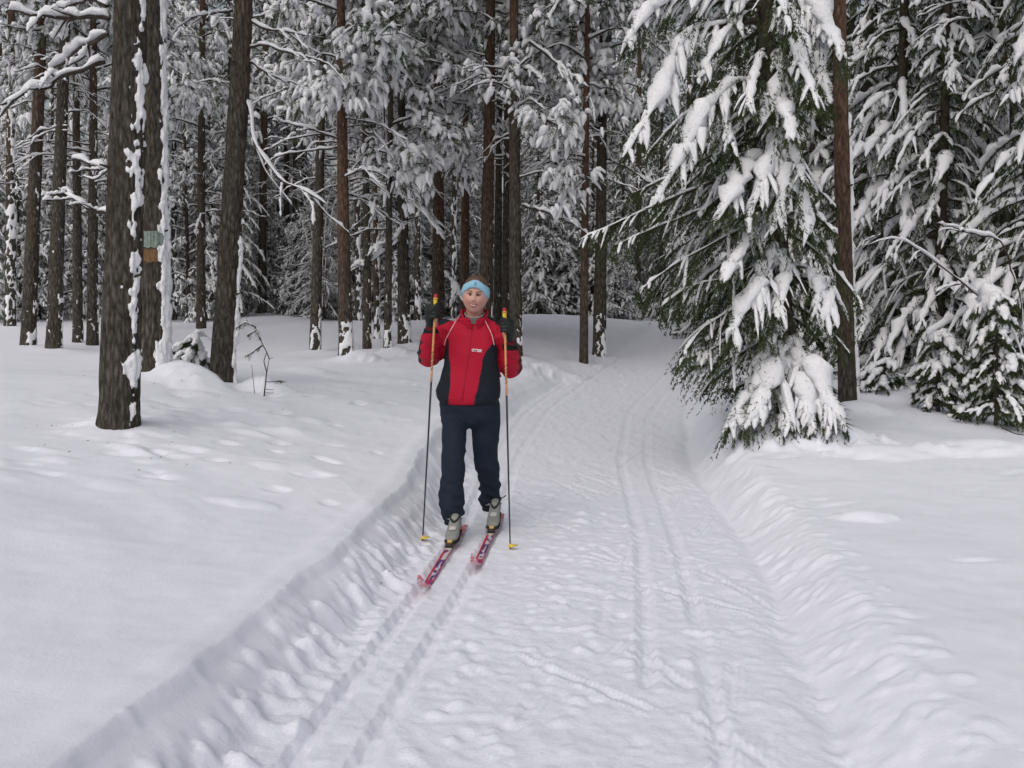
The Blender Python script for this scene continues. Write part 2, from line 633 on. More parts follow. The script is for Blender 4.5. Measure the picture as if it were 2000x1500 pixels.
_xc = _smooth_table([-8, 0, 3.27, 5, 6.8, 9.5, 12, 14, 17, 20, 24, 30, 40], [-.7, -.22, .07, .28, .46, .62, .98, 1.55, 2.4, 3.2, 4.4, 6.6, 11])
_zt = _smooth_table([-8, 0, 5, 7.2, 9.5, 12, 14, 17, 20, 24, 30, 70], [0, 0, 0, .0, .08, .27, .43, .64, .84, 1.06, 1.2, 1.3])
_hw = _smooth_table([-8, 8, 11, 14, 18, 26, 70], [1.0, 1.0, .98, .92, .86, .85, .85])
_sl = np.gradient(_xc, _ty)


def trail_s(x, y):
    c = np.interp(y, _ty, _xc)
    m = np.interp(y, _ty, _sl)
    return (x - c) / np.sqrt(1 + m * m)


def ground_base(x, y):
    x, y = np.broadcast_arrays(np.asarray(x, float), np.asarray(y, float))
    G = outer_ground(x, y)
    T = np.interp(y, _ty, _zt)
    s = trail_s(x, y)
    hw = np.interp(y, _ty, _hw)
    far = sstep(9.0, 14.0, y)
    e = 0.025 * vnoise(y * 1.1, 3.1, seed=21) + 0.016 * vnoise(y * 4.1, 1.1, seed=22) + 0.006 * vnoise(y * 11, x * 6, seed=24)
    # left bank: broken foot, a smoother packed face, then the crisp lip of the untouched layer
    a = -s - hw - e * 0.8
    p1 = sstep(-.05, .13, a) * .50
    p2 = np.clip((a - .08) / .15, 0, 1) * .40
    p3 = sstep(.200, .235 + .10 * far, a - e * .4) * .10
    left = p1 + p2 + p3
    # right bank: shallow gully, then a rough rounded shoulder
    er = 0.035 * vnoise(y * 1.1, 8.1, seed=31) + 0.014 * vnoise(y * 5.5, x * 6, seed=32)
    b = s - hw - er
    right = sstep(.04, .42, b)
    gully = -0.030 * np.exp(-((b - .06) / .07) ** 2) * (1 - far)
    w = np.where(s < 0, left, right)
    Gc = np.maximum(G, T + 0.05)
    z = T + (Gc - T) * w + gully
    # the fresh layer rounds a little over the lip
    z = z + 0.012 * np.exp(-((a - .32) / .07) ** 2) * (s < 0) * (1 - far)
    return z


def ground_z(x, y):
    return float(ground_base(np.array([float(x)]), np.array([float(y)]))[0])


def axis(lo, hi, fine_lo, fine_hi, step, grow, cap):
    f = list(np.arange(fine_lo, fine_hi + 1e-6, step))
    up, h = [], step
    c = f[-1]
    while c < hi:
        h = min(h * grow, cap)
        c += h
        up.append(c)
    dn, h = [], step
    c = f[0]
    while c > lo:
        h = min(h * grow, cap)
        c -= h
        dn.append(c)
    return np.array(dn[::-1] + f + up)


gx = axis(-45, 45, -1.6, 1.95, 0.017, 1.045, 1.8)
gy = axis(-7, 75, 2.5, 7.2, 0.017, 1.020, 1.8)
GX, GY = np.meshgrid(gx, gy)
GZ = ground_base(GX, GY)
S_ = trail_s(GX, GY)
HW_ = np.interp(GY, _ty, _hw)
ntrail = sstep(.10, -.05, np.abs(S_) - HW_)


def stamp(x, y, rx, ry, ang, h, power=1.0, sharp=1.0):
    """a lump (h>0) or dent (h<0) pressed into the snow"""
    r = max(rx, ry) * 1.05
    i0, i1 = np.searchsorted(gx, [x - r, x + r])
    j0, j1 = np.searchsorted(gy, [y - r, y + r])
    if i1 - i0 < 2 or j1 - j0 < 2:
        return
    X, Y = GX[j0:j1, i0:i1] - x, GY[j0:j1, i0:i1] - y
    ca, sa = math.cos(ang), math.sin(ang)
    u, v = (X * ca + Y * sa) / rx, (-X * sa + Y * ca) / ry
    q = u * u + v * v
    q = q * (1 + 0.35 * vnoise((X + x) * 14, (Y + y) * 14, seed=77))
    b = np.clip(1 - q, 0, 1) ** power
    GZ[j0:j1, i0:i1] += h * b


near = GY < 16
# waves and wrinkles of the fresh snow
GZ += (1 - ntrail) * (0.022 * (.4 - np.abs(vnoise(GX * .8 + GY * .35, GY * .9, seed=43))) * (GX < 0) * sstep(3, 5, GY) + 0.006 * vnoise(GX * 4.1, GY * 3.6, seed=41) + 0.0022 * vnoise(GX * 11, GY * 10, seed=42))
# rough packed trail
tr = ntrail * near
GZ += tr * (0.0045 * fbm(GX * 8, GY * 6.5, seed=51, oct=3) + 0.0032 * fbm(GX * 26, GY * 21, seed=52, oct=2))
ridge = np.abs(vnoise(GX * 7, GY * 5, seed=55))
GZ += tr * 0.0035 * (0.35 - ridge)
# ski grooves
for s0, dep, wob in ((-.80, .024, .008), (-.575, .020, .008), (.385, .016, .007), (.625, .016, .007)):
    c = s0 + wob * vnoise(GY * .9, s0 * 7, seed=61)
    q = np.abs(S_ - c)
    on = sstep(-.75, -.25, vnoise(GY * 1.1, s0 * 13, seed=63)) if s0 > 0 else 1.0
    on = on * (1 - .65 * sstep(7.2, 10.5, GY))
    GZ += on * (-dep * sstep(.038, .029, q) + .004 * np.exp(-((q - .052) / .012) ** 2)) * (GY < 30)
    flat = on * sstep(.035, .025, q) * near
    GZ -= flat * (0.004 * vnoise(GX * 30, GY * 24, seed=52))
# skating strokes across the middle lane
rs = np.random.default_rng(5)
for k in range(34):
    y0 = rs.uniform(2.7, 9.5)
    s0 = rs.uniform(-.35, .95)
    a = rs.choice([-1, 1]) * rs.uniform(.15, .75)
    L = rs.uniform(.15, .5)
    x0 = np.interp(y0, _ty, _xc) + s0
    ux, uy = math.sin(a), math.cos(a)
    t = (GX - x0) * ux + (GY - y0) * uy
    q = np.abs((GX - x0) * uy - (GY - y0) * ux)
    m = (q < .07) & (np.abs(t) < L)
    if m.any():
        e = sstep(L, L * .8, np.abs(t[m]))
        GZ[m] += e * (-.006 * sstep(.03, .015, q[m]) + .005 * np.exp(-((q[m] - .034) / .010) ** 2))
# broken snow: along the foot of the left bank, over the lane, on the right shoulder
for k in range(850):
    y0 = rs.uniform(2.4, 9.5) if k % 3 else rs.uniform(2.4, 13)
    hw = np.interp(y0, _ty, _hw)
    s0 = -hw - rs.normal(.02, .07)
    if s0 > -hw + .20:
        continue
    r = rs.uniform(.018, .06) * (1.0 if rs.random() < .92 else 1.4)
    stamp(np.interp(y0, _ty, _xc) + s0, y0, r, r * rs.uniform(.6, 1.3), rs.uniform(0, 3.1), rs.uniform(.12, .34) * r, .75)
for k in range(1800):
    y0 = rs.uniform(2.4, 12)
    s0 = rs.uniform(-.5, .98)
    if .30 < s0 < .70 and rs.random() < .75:
        continue
    if vnoise(np.array([y0 * 1.4]), np.array([s0 * 2.2]), seed=91)[0] < rs.uniform(-.5, .55):
        continue
    r = rs.uniform(.014, .05)
    stamp(np.interp(y0, _ty, _xc) + s0, y0, r, r * rs.uniform(.55, 1.2), rs.uniform(0, 3.1), rs.choice([1, 1, -1]) * rs.uniform(.09, .28) * r, .8)
for k in range(1000):
    y0 = rs.uniform(2.4, 11)
    hw = np.interp(y0, _ty, _hw)
    s0 = hw + rs.uniform(.0, .52)
    r = rs.uniform(.02, .07)
    stamp(np.interp(y0, _ty, _xc) + s0, y0, r * rs.uniform(.8, 1.5), r * rs.uniform(.5, 1.0), rs.uniform(-.6, 1.5), rs.choice([1, 1, -1]) * rs.uniform(.04, .16) * r, .9)
# clods kicked up between the grooves
for cx_, cy_, n_c in ((-.05, 3.35, 26), (.15, 3.9, 22), (-.25, 3.6, 14), (.30, 3.3, 16), (.10, 4.7, 20), (.35, 5.6, 22), (.05, 3.05, 14), (.75, 3.6, 16), (.95, 4.6, 22), (1.1, 5.8, 20), (.5, 7.0, 24), (-.45, 4.4, 12)):
    for k in range(n_c // 2):
        r = rs.uniform(.018, .055)
        stamp(cx_ + rs.normal(0, .15), cy_ + rs.normal(0, .22), r, r * rs.uniform(.6, 1.1), rs.uniform(0, 3.1), rs.uniform(.14, .30) * r, .7)
# dents and dropped-snow pits on the banks
for k in range(90):
    x0, y0 = rs.uniform(-4.2, -1.0), rs.uniform(6.0, 11.5)
    stamp(x0, y0, rs.uniform(.05, .16), rs.uniform(.04, .10), rs.uniform(-.5, .5), -rs.uniform(.012, .035), .9)
for k in range(26):
    x0, y0 = rs.uniform(-3.2, -1.5), rs.uniform(5.5, 9.5)
    stamp(x0, y0, rs.uniform(.10, .30), rs.uniform(.07, .16), rs.uniform(-.7, .2), rs.uniform(.012, .035), 1.2)
for k in range(16):
    x0, y0 = rs.uniform(1.8, 4.2), rs.uniform(4.3, 8.5)
    stamp(x0, y0, rs.uniform(.06, .22), rs.uniform(.03, .06), rs.uniform(.0, .6), -rs.uniform(.008, .02), 1.0)
for x0, y0, rx, ry, h in [(3.9, 8.3, .7, .35, .10), (4.7, 8.7, .5, .35, .09), (3.0, 8.2, .6, .25, .07), (5.3, 9.2, .6, .4, .10), (2.2, 6.3, .25, .14, .05),
                          (.62, 14.6, .6, .4, .12), (-.1, 14.2, .7, .4, .10), (-2.35, 10.2, .25, .2, .10), (-3.15, 10.0, .5, .35, .20),
                          (-2.55, 10.3, .28, .2, .12), (-2.2, 15.0, .4, .3, .12), (-1.85, 16, .35, .3, .1), (-2.6, 13.0, .5, .3, .08), (-1.6, 12.5, .8, .4, .06),
                          (3.55, 10.3, .3, .25, .06), (4.3, 11.4, .6, .4, .10), (2.6, 8.7, .8, .35, .08)]:
    stamp(x0, y0, rx, ry, 0, h, 1.6)
stamp(2.42, 8.75, .75, .55, 0, .16, 1.3)
for p in PINES:
    stamp(p['foot'][0], p['foot'][1], .55, .45, 0, .05, 1.5)


def surf_z(x, y):
    """height of the finished snow surface"""
    i = np.clip(np.searchsorted(gx, x) - 1, 0, len(gx) - 2)
    j = np.clip(np.searchsorted(gy, y) - 1, 0, len(gy) - 2)
    fx = (x - gx[i]) / (gx[i + 1] - gx[i])
    fy = (y - gy[j]) / (gy[j + 1] - gy[j])
    return float((GZ[j, i] * (1 - fx) + GZ[j, i + 1] * fx) * (1 - fy) + (GZ[j + 1, i] * (1 - fx) + GZ[j + 1, i + 1] * fx) * fy)


def build_ground():
    dzx = np.gradient(GZ, gx, axis=1)
    dzy = np.gradient(GZ, gy, axis=0)
    N = np.stack([-dzx, -dzy, np.ones_like(GZ)], -1)
    N /= np.linalg.norm(N, axis=-1, keepdims=True)
    V = np.stack([GX, GY, GZ], -1).reshape(-1, 3)
    N = N.reshape(-1, 3)
    n, m = GZ.shape
    i = np.arange(n - 1)[:, None]
    j = np.arange(m - 1)[None]
    a = i * m + j
    q = np.stack([a, a + 1, a + 1 + m, a + m], -1).reshape(-1, 4)
    inside = (np.abs(S_[:-1, :-1]) < HW_[:-1, :-1] + .05).ravel() & (GY[:-1, :-1] < 34).ravel()
    for name, sel, mt in (('snow_ground', ~inside, M_SNOW), ('ski_trail', inside, M_TRAIL)):
        qq = q[sel]
        used, inv = np.unique(qq, return_inverse=True)
        mb = MB()
        mb.add(V[used], quads=inv.reshape(-1, 4))
        o = mb.build(name, mt)
        o.data.normals_split_custom_set_from_vertices(N[used].tolist())
        tag(o, kind='structure')
        if name == 'ski_trail':
            tag(o, label='groomed ski trail of packed snow with grooves curving into the forest')
        else:
            tag(o, label='deep untouched snow on both banks of the trail')


build_ground()

# ------------------------------------------------------------------ trees
def perp(v):
    s = np.cross(v, [0, 0, 1.0])
    n = np.linalg.norm(s)
    return s / n if n > 1e-6 else np.array([1.0, 0, 0])


class Foliage:
    """twigs, needles and snow of one crown"""
    def __init__(self, seed):
        self.r = np.random.default_rng(seed)
        self.wood = []       # (path, r0, r1)
        self.need = []       # (paths, k, m, len, width, droop)
        self.pads = []       # (path, radii)
        self.fing = []       # paths, radii (n=5)
        self.blob = []       # rounded clumps on pine tufts (n=6)
        self.poke = []       # needle tips that stick out of a pad

    def spruce_branch(self, path, snow=1.0, twig=0.22, dens=11, kn=7, mn=4, nlen=.032, nwid=.010, pad=.07, fine=True, fing=.6, hang=.55, bare=False):
        r = self.r
        P = resample(path, 10)
        L = np.linalg.norm(np.diff(P, axis=0), axis=1).sum()
        self.wood.append((P, .006 + .011 * L, .003))
        n = max(6, int(L * dens * 2))
        t = np.sort(r.uniform(.10, 1.0, n)) * 9
        i0 = np.clip(t.astype(int), 0, 8)
        f = (t - i0)[:, None]
        O = P[i0] * (1 - f) + P[i0 + 1] * f
        T = P[i0 + 1] - P[i0]
        T /= np.linalg.norm(T, axis=1, keepdims=True) + 1e-9
        hz = np.cross(T, [0, 0, 1.0])
        nn = np.linalg.norm(hz, axis=1, keepdims=True)
        hz = np.where(nn > .15, hz / (nn + 1e-9), perp(P[-1] - P[0]))
        sg = np.where(r.random(n) < .5, -1, 1)[:, None]
        tt = t / 9
        ln = twig * (.30 + .85 * np.sin(np.pi * np.clip(tt, 0, 1) ** .75)) * r.uniform(.6, 1.25, n) * np.clip(L / .8, .5, 1.25)
        D = hz * sg * r.uniform(.3, .9, (n, 1)) + T * r.uniform(.45, .9, (n, 1)) - np.array([0, 0, 1.0]) * r.uniform(.15, .6, (n, 1))
        D /= np.linalg.norm(D, axis=1, keepdims=True)
        u = np.linspace(0, 1, 5)[None, :, None]
        W = O[:, None] + D[:, None] * (ln[:, None, None] * u) - np.array([0, 0, 1.0]) * (ln[:, None, None] * u ** 2 * hang)
        self.need.append((W, kn, mn, nlen, nwid, .25))
        self.need.append((P[None], kn * 7, mn, nlen * 1.6, nwid, .7))
        if bare:
            self.ridge(P, .020, .3)
        if snow > 0:
            tp = np.linspace(0, 1, 20)
            Q = resample(P[1:], 20)
            prof = np.clip(np.sin(np.pi * np.clip(tp * .92 + .04, 0, 1)) ** .55, 0, 1)
            lump = .45 + .95 * r.random(20)
            lump = (lump + np.roll(lump, 1)) / 2
            rad = pad * min(snow, 1.0 + (snow - 1) * .6) * prof * lump * np.clip(L / .9, .55, 1.25)
            rad[r.random(20) < .14] *= .35
            rad[0] = rad[-1] = .001
            Q[:, 2] += rad * .55
            if not bare:
                self.pads.append((Q, rad))
                self.poke.append((Q, float(rad.max()) * 1.15, max(24, int(90 * L))))
            pick = r.random(n) < fing * min(1, snow)
            Wf = W[pick].copy()
            cut = r.uniform(.35, .8, len(Wf))[:, None, None]
            t5 = np.array([0, .22, .48, .72, .92, 1.0])[None, :, None] * cut
            Wf = Wf[:, :1] + (Wf[:, -1:] - Wf[:, :1]) * t5 - np.array([0, 0, 1.0]) * (ln[pick][:, None, None] * (t5 ** 2 - t5) * hang)
            lf = ln[pick]
            rf = (np.array([.5, 1.0, 1.05, .95, .62, .03])[None] * r.uniform(.65, 1.3, (len(Wf), 6))) * (pad * .42 * min(snow, 1.25) * r.uniform(.5, 1.4, len(Wf)))[:, None]
            Wf[:, :, 2] += rf * .75
            self.fing.append((Wf, rf))

    def tuft(self, C, D, scale=1.0, lobes=3, snow=1.0, nn=14):
        """batch of pine tufts at C (n,3), looking along D (n,3)"""
        r = self.r
        n = len(C)
        D = D / (np.linalg.norm(D, axis=1, keepdims=True) + 1e-9)
        u = np.linspace(0, 1, 3)[None, :, None]
        ln = r.uniform(.08, .16, n) * scale
        W = C[:, None] + D[:, None] * (ln[:, None, None] * u) - np.array([0, 0, 1.0]) * (ln[:, None, None] * u ** 2 * .5)
        self.need.append((W, int(nn * 1.6), 1, .088 * scale, .010 * scale, .25))
        load = np.clip(r.normal(.55, .45, n), .05, 1.5)
        for k in range(lobes):
            pick = r.random(n) < snow * np.clip(load * 1.3, 0, 1)
            m = pick.sum()
            if not m:
                continue
            E = D[pick] * r.uniform(.2, 1.0, (m, 1)) + r.normal(0, .55, (m, 3)) * np.array([1, 1, .25])
            E[:, 2] -= r.uniform(-.25, .9, m)
            E /= np.linalg.norm(E, axis=1, keepdims=True)
            l2 = r.uniform(.06, .135, m) * scale
            u5 = np.array([0, .12, .38, .66, .9, 1.0])[None, :, None]
            Q = C[pick][:, None] + E[:, None] * (l2[:, None, None] * u5) - np.array([0, 0, 1.0]) * (l2[:, None, None] * u5 ** 2 * .5)
            Q = Q + r.normal(0, .03 * scale, (m, 1, 3))
            rad = np.array([.05, .7, 1.0, 1.0, .65, .03])[None] * r.uniform(.75, 1.25, (m, 6)) * (r.uniform(.017, .034, m) * (.7 + .55 * load[pick]) * scale)[:, None]
            Q[:, :, 2] += rad * .6 + .01
            self.blob.append((Q, rad))

    def ridge(self, P, rad, gaps=.25, n=20):
        """snow lying along the top of a bare limb"""
        r = self.r
        Q = resample(P, n)
        k = r.uniform(.35, 1.3, n)
        k[r.random(n) < gaps] *= .35
        k = (k + np.roll(k, 1)) / 2
        rr = rad * k
        rr[0] = rr[-1] = .001
        Q[:, 2] += rr * .75
        self.pads.append((Q, rr))

    def dead_limb(self, path, r0=.016, snow=.035, forks=3, gaps=.25, twigs=True):
        r = self.r
        P = resample(path, 10)
        L = np.linalg.norm(np.diff(P, axis=0), axis=1).sum()
        P[1:-1] += r.normal(0, .012 * L, (8, 3))
        self.wood.append((P, r0, r0 * .3))
        self.ridge(P, snow, gaps)
        T = P[-1] - P[0]
        T /= np.linalg.norm(T)
        for k in range(forks):
            i = r.integers(3, 9)
            sd = perp(T) * r.choice([-1, 1]) * r.uniform(.3, .9) + T * r.uniform(.5, 1) + np.array([0, 0, r.uniform(-.5, .25)])
            l = L * r.uniform(.18, .42)
            Q = resample([P[i], P[i] + sd * l * .5 + r.normal(0, .03, 3), P[i] + sd * l + np.array([0, 0, -.12 * l])], 10)
            self.wood.append((Q, r0 * .5, r0 * .18))
            self.ridge(Q, snow * .6, gaps)

    def flush(self, sides_pad=8, sides_f=5, poke=False):
        crown, snow = MB(), MB()
        if self.wood:
            P = np.array([w[0] for w in self.wood])
            rr = np.array([np.linspace(w[1], w[2], 10) for w in self.wood])
            crown.tubes(P, rr, 4, mat=1)
        for W, k, m, l, w, dr in self.need:
            crown.needles(W, k, m, l, w, droop=dr, rng=self.r)
        if poke:
            for Q, l, k in self.poke:
                crown.needles(Q[None], k, 2, l, .012, droop=.15, fwd=.5, rng=self.r)
        if self.pads:
            for nn in sorted({len(p[1]) for p in self.pads}):
              sel = [p for p in self.pads if len(p[1]) == nn]
              snow.tubes(np.array([p[0] for p in sel]), np.array([p[1] for p in sel]), sides_pad if nn > 9 else 4, wx=1.10, wz=.85, jitter=.10, lump=((11, .45), (27, .32)), flat=.45)
        if self.fing:
            snow.tubes(np.concatenate([f[0] for f in self.fing]), np.concatenate([f[1] for f in self.fing]), sides_f, wx=1.15, wz=.8, jitter=.14, lump=((22, .35),), flat=.5)
        if self.blob:
            snow.tubes(np.concatenate([f[0] for f in self.blob]), np.concatenate([f[1] for f in self.blob]), sides_f, wx=1.05, wz=.95, jitter=.10, lump=((20, .30),), flat=.8)
        return crown, snow


def spruce_crown(seed, H, h0, Rad, n, snow=1.0, kn=4, mn=3, nlen=.07, nwid=.022, dens=7, pad=.085, twig=.30, fing=.6):
    F = Foliage(seed)
    r = F.r
    for k in range(n):
        z = h0 + (H - h0) * ((k + r.random()) / n) ** 1.05
        a = k * 2.399 + r.uniform(-.5, .5)
        q = (z - h0) / (H - h0)
        L = max(.25, Rad * (1 - q) ** .75 * r.uniform(.65, 1.15) * (0.75 + .25 * min(1, q * 8)))
        drp = r.uniform(.45, .95)
        up = r.uniform(-.05, .28)
        t = np.linspace(0, 1, 7)
        rr = L * t * (1 - .12 * t)
        zz = z + up * L * t - drp * L * t ** 1.7
        zz = np.maximum(zz, .08 + .1 * r.random())
        aa = a + .25 * r.normal() * t
        P = np.stack([np.cos(aa) * rr, np.sin(aa) * rr, zz], 1)
        F.spruce_branch(P, snow * r.uniform(.5, 1.2), twig, dens, kn, mn, nlen, nwid, pad, fing=fing)
    P = np.stack([np.zeros(8), np.zeros(8), np.linspace(h0, H, 8)], 1)
    return F


def pine_crown(seed, h0, H, n, reach=1.7, scale=1.0, dead=6):
    """drooping snow-laden limbs of a Scots pine, around the origin"""
    F = Foliage(seed)
    r = F.r
    for k in range(dead):
        z = h0 - r.uniform(.1, 1.8)
        a = r.uniform(0, 6.28)
        L = r.uniform(.5, 1.3)
        e = np.array([math.cos(a), math.sin(a), 0])
        F.dead_limb([np.array([0, 0, z]), e * L * .5 + [0, 0, z + r.uniform(-.1, .15)], e * L + [0, 0, z - r.uniform(-.1, .45)]], .013, .030, 2, .35)
    for k in range(n):
        q = (k + r.random()) / n
        z = h0 + (H - h0) * q
        a = k * 2.399 + r.uniform(-.6, .6)
        L = reach * (1 - .55 * q) * r.uniform(.6, 1.2)
        e = np.array([math.cos(a), math.sin(a), 0])
        sd = np.array([-e[1], e[0], 0])
        w = r.normal(0, .12, 2)
        P = np.array([[0, 0, z], e * L * .35 + sd * w[0] * L + [0, 0, z + .12 * L], e * L * .7 + sd * w[1] * L + [0, 0, z + r.uniform(-.1, .1) * L],
                      e * L + sd * w[1] * L * 1.3 + [0, 0, z - r.uniform(.1, .45) * L]])
        P = resample(P, 10)
        F.wood.append((P, .020, .006))
        F.ridge(P, .042, .3, 14)
        C, D = [], []
        for b in range(int(6 + 4 * L)):
            i = r.integers(3, 10)
            v = e * r.uniform(.2, 1) + sd * r.normal(0, .8) + np.array([0, 0, r.uniform(-.7, .35)])
            v /= np.linalg.norm(v)
            l = r.uniform(.18, .55)
            Q = resample([P[i], P[i] + v * l * .5 + r.normal(0, .03, 3), P[i] + v * l - np.array([0, 0, .25 * l])], 10)
            F.wood.append((Q, .007, .003))
            F.ridge(Q, .020, .4, 8)
            for c in range(r.integers(2, 5)):
                j = r.integers(4, 10)
                C.append(Q[j] + r.normal(0, .04, 3))
                D.append(v + r.normal(0, .5, 3))
        F.tuft(np.array(C), np.array(D), scale, 3, .85, 13)
    return F


def trunk_points(foot, top_dir, r0, H, theta, z, seed, near):
    """surface points of a stem: theta (..), z (..) -> positions relative to foot; top_dir = lean per metre"""
    f = np.clip(z / H, 0, 1)
    rad = r0 * (1 - .62 * f) * (1 + .13 * np.exp(-np.maximum(z + .05, 0) / .16))
    cx = np.cos(theta)
    sy = np.sin(theta)
    if near:
        rg = np.abs(vnoise(cx * 4.2 / .3 * r0 * 2 + 50, sy * 4.2 / .3 * r0 * 2 + 50, z * 2.3, seed=seed))
        rg2 = np.abs(vnoise(cx * 9 + 50, sy * 9 + 50, z * 5, seed=seed + 3))
        rad = rad * (1 - .105 * (1 - np.clip(rg * 2.6, 0, 1)) - .03 * (1 - np.clip(rg2 * 2.2, 0, 1)))
        rad = rad * (1 + .03 * vnoise(cx * 1.5, sy * 1.5, z * 1.2, seed=seed + 9))
    else:
        rad = rad * (1 + .05 * vnoise(cx * 5 + 9, sy * 5, z * 3.5, seed=seed))
    wob = r0 * .35 * np.sin(z * .55 + seed)
    wob = wob - r0 * .35 * math.sin(seed)
    return np.stack([top_dir[0] * z + wob * .3 + cx * rad, top_dir[1] * z + sy * rad, z], -1)


def make_trunk(root, foot, lean, r0, H, seed, near, snow, red=0):
    ns, nz, z1 = (52, 250, 5.6) if near else (12, 44, H)
    th = np.linspace(0, 2 * np.pi, ns, endpoint=False)
    zz = np.linspace(-.35, z1, nz)
    if near:
        zz = np.concatenate([zz, np.linspace(z1 + .3, H, 14)])
    TH, ZZ = np.meshgrid(th, zz)
    mb = MB()
    mb.grid(trunk_points(foot, lean, r0, H, TH, ZZ, seed, near), close_u=True)
    tk = mb.build('trunk', M_BARKRED if red else M_BARK, root)
    if snow == 'none':
        return tk
    # wind-blown snow stuck to the weather side
    zt = 5.2 if near else min(H, 5.0)
    nth, nzz = (64, 420) if near else ((22, 150) if foot[1] < 20 else (16, 90))
    c0 = {'strip': -.62, 'side': -.18, 'strip2': -.10}.get(snow, -.75)
    th = np.linspace(c0 - 1.9, c0 + 1.9, nth)
    zz = np.linspace(-.1, zt, nzz)
    TH, ZZ = np.meshgrid(th, zz)
    dl = TH - c0
    arc = TH * r0
    n1 = fbm(arc * 16, ZZ * 9, seed=seed + 31, oct=3)
    n2 = vnoise(arc * 5, ZZ * 2.1, seed=seed + 37)
    n3 = vnoise(arc * 34, ZZ * 26, seed=seed + 41)
    if snow == 'strip':
        w = .30 + .20 * n2
        mask = (w - np.abs(dl - .02)) * 2.2 + 1.0 * n1 + .3 * n3 - .05 - 1.3 * sstep(.42, .22, ZZ) + .15 * sstep(2.4, 1.0, ZZ) - .35 * sstep(2.2, 3.4, ZZ) - .9 * sstep(3.2, 3.8, ZZ)
        thick = .022
    elif snow == 'side':
        w = .40 + .16 * n2 + .35 * sstep(2.2, .2, ZZ)
        mask = (w - np.abs(dl)) * 2.4 + .85 * n1
        thick = .026
    elif snow == 'strip2':
        w = .22 + .16 * n2
        mask = (w - np.abs(dl)) * 3 + .75 * n1 - .05 - 1.1 * sstep(*((1.2, 2.2) if seed < 1000 else (2.6, 3.4)), ZZ)
        thick = .032
    elif snow == 'foot':
        mask = .55 * n1 + .45 * n3 - .62 + .85 * sstep(1.1, .1, ZZ) - .10 * np.abs(dl - .5) + .18 * n2
        thick = .015
    elif snow == 'heavy':
        mask = .6 * n1 + .4 * n3 - .12 + .25 * n2 + .25 * np.cos(dl - .6)
        thick = .022
    else:
        mask = .55 * n1 + .45 * n3 - .72 + .30 * sstep(1.2, .2, ZZ) + .35 * np.cos(dl - .75) * (n2 > -.2)
        thick = .014
    h = np.where(mask > 0, np.minimum(np.sqrt(np.clip(mask, 0, 1.2)), 1) * thick * (1 + .35 * n3), np.maximum(mask, -.3) * .25 - .006)
    edge = np.minimum(1, np.minimum(TH - th[0], th[-1] - TH) / .3)
    h = np.where(edge < 1, np.minimum(h, -.02 + .0 * edge), h)
    P = trunk_points(foot, lean, r0, H, TH, ZZ, seed, near)
    C = np.stack([lean[0] * ZZ, lean[1] * ZZ, ZZ], -1)
    dr = P - C
    dr[..., 2] = 0
    dr /= np.linalg.norm(dr, axis=-1, keepdims=True)
    P = P + dr * h[..., None]
    P[..., 2] -= np.clip(h, 0, 1) * .25
    # drop faces that lie wholly under the bark
    mb = MB()
    n, m = h.shape
    i = np.arange(n - 1)[:, None]
    j = np.arange(m - 1)[None]
    a = i * m + j
    q = np.stack([a, a + 1, a + 1 + m, a + m], -1).reshape(-1, 4)
    hv = h.ravel()
    q = q[(hv[q] > -.004).any(1)]
    if len(q):
        used, inv = np.unique(q, return_inverse=True)
        mb.add(P.reshape(-1, 3)[used], quads=inv.reshape(-1, 4))
        tag(mb.build('bark_snow', M_TSNOW, tk), kind='stuff')
    return tk


CROWN_MATS_P = [M_PNEEDLE, M_WOOD]
CROWN_MATS_S = [M_NEEDLE, M_WOOD]
pine_meshes = []
for k in range(2):
    F = pine_crown(100 + k, 0.0, [5.6, 5.0, 5.4, 4.8][k], [27, 24, 26, 23][k], [1.8, 1.6, 2.0, 1.5][k], [1.25, 1.3, 1.4, 1.2][k], 9)
    c, s = F.flush(6, 5)
    pine_meshes.append((c.mesh('pine_crown', CROWN_MATS_P, smooth=False), s.mesh('pine_snow', M_TSNOW)))


for k in range(2):
    F = pine_crown(150 + k, 0.0, [3.2, 2.8][k], [15, 14][k], [1.6, 1.8][k], 1.3, 9)
    c, s = F.flush(6, 5)
    pine_meshes.append((c.mesh('short_pine_crown', CROWN_MATS_P, smooth=False), s.mesh('short_pine_snow', M_TSNOW)))


def add_pine(p, k, label, group=None):
    foot = p['foot'].copy()
    foot[2] = surf_z(foot[0], foot[1]) - .02
    topP = A(p['tx'], p['ty'], p['d'])
    lean = np.array([(topP[0] - foot[0]) / max(1, topP[2] - foot[2]), 0.0])
    short = p['d'] < 20.5
    H = p['h0'] + ([3.2, 2.8][k % 2] if short else [5.5, 4.9][k % 2])
    p['H'] = H
    root = empty('pine_tree', foot)
    tag(root, label, 'pine tree', group)
    rs_ = random.Random(int(p['px'] * 7 + p['d'] * 13))
    p['root'], p['lean'] = root, lean
    p['trunk'] = make_trunk(root, foot, lean, p['w'] / 2, H, int(p['px']), p.get('near', False), p['snow'], p.get('red', 0))
    cm, sm = pine_meshes[2 + k % 2] if short else pine_meshes[k % 2]
    cr = link('crown', cm, root)
    cr.location = (lean[0] * p['h0'], 0, p['h0'])
    cr.rotation_euler = (0, math.atan(lean[0]), rs_.uniform(0, 6.28))
    tag(link('crown_snow', sm, cr), kind='stuff')
    return root


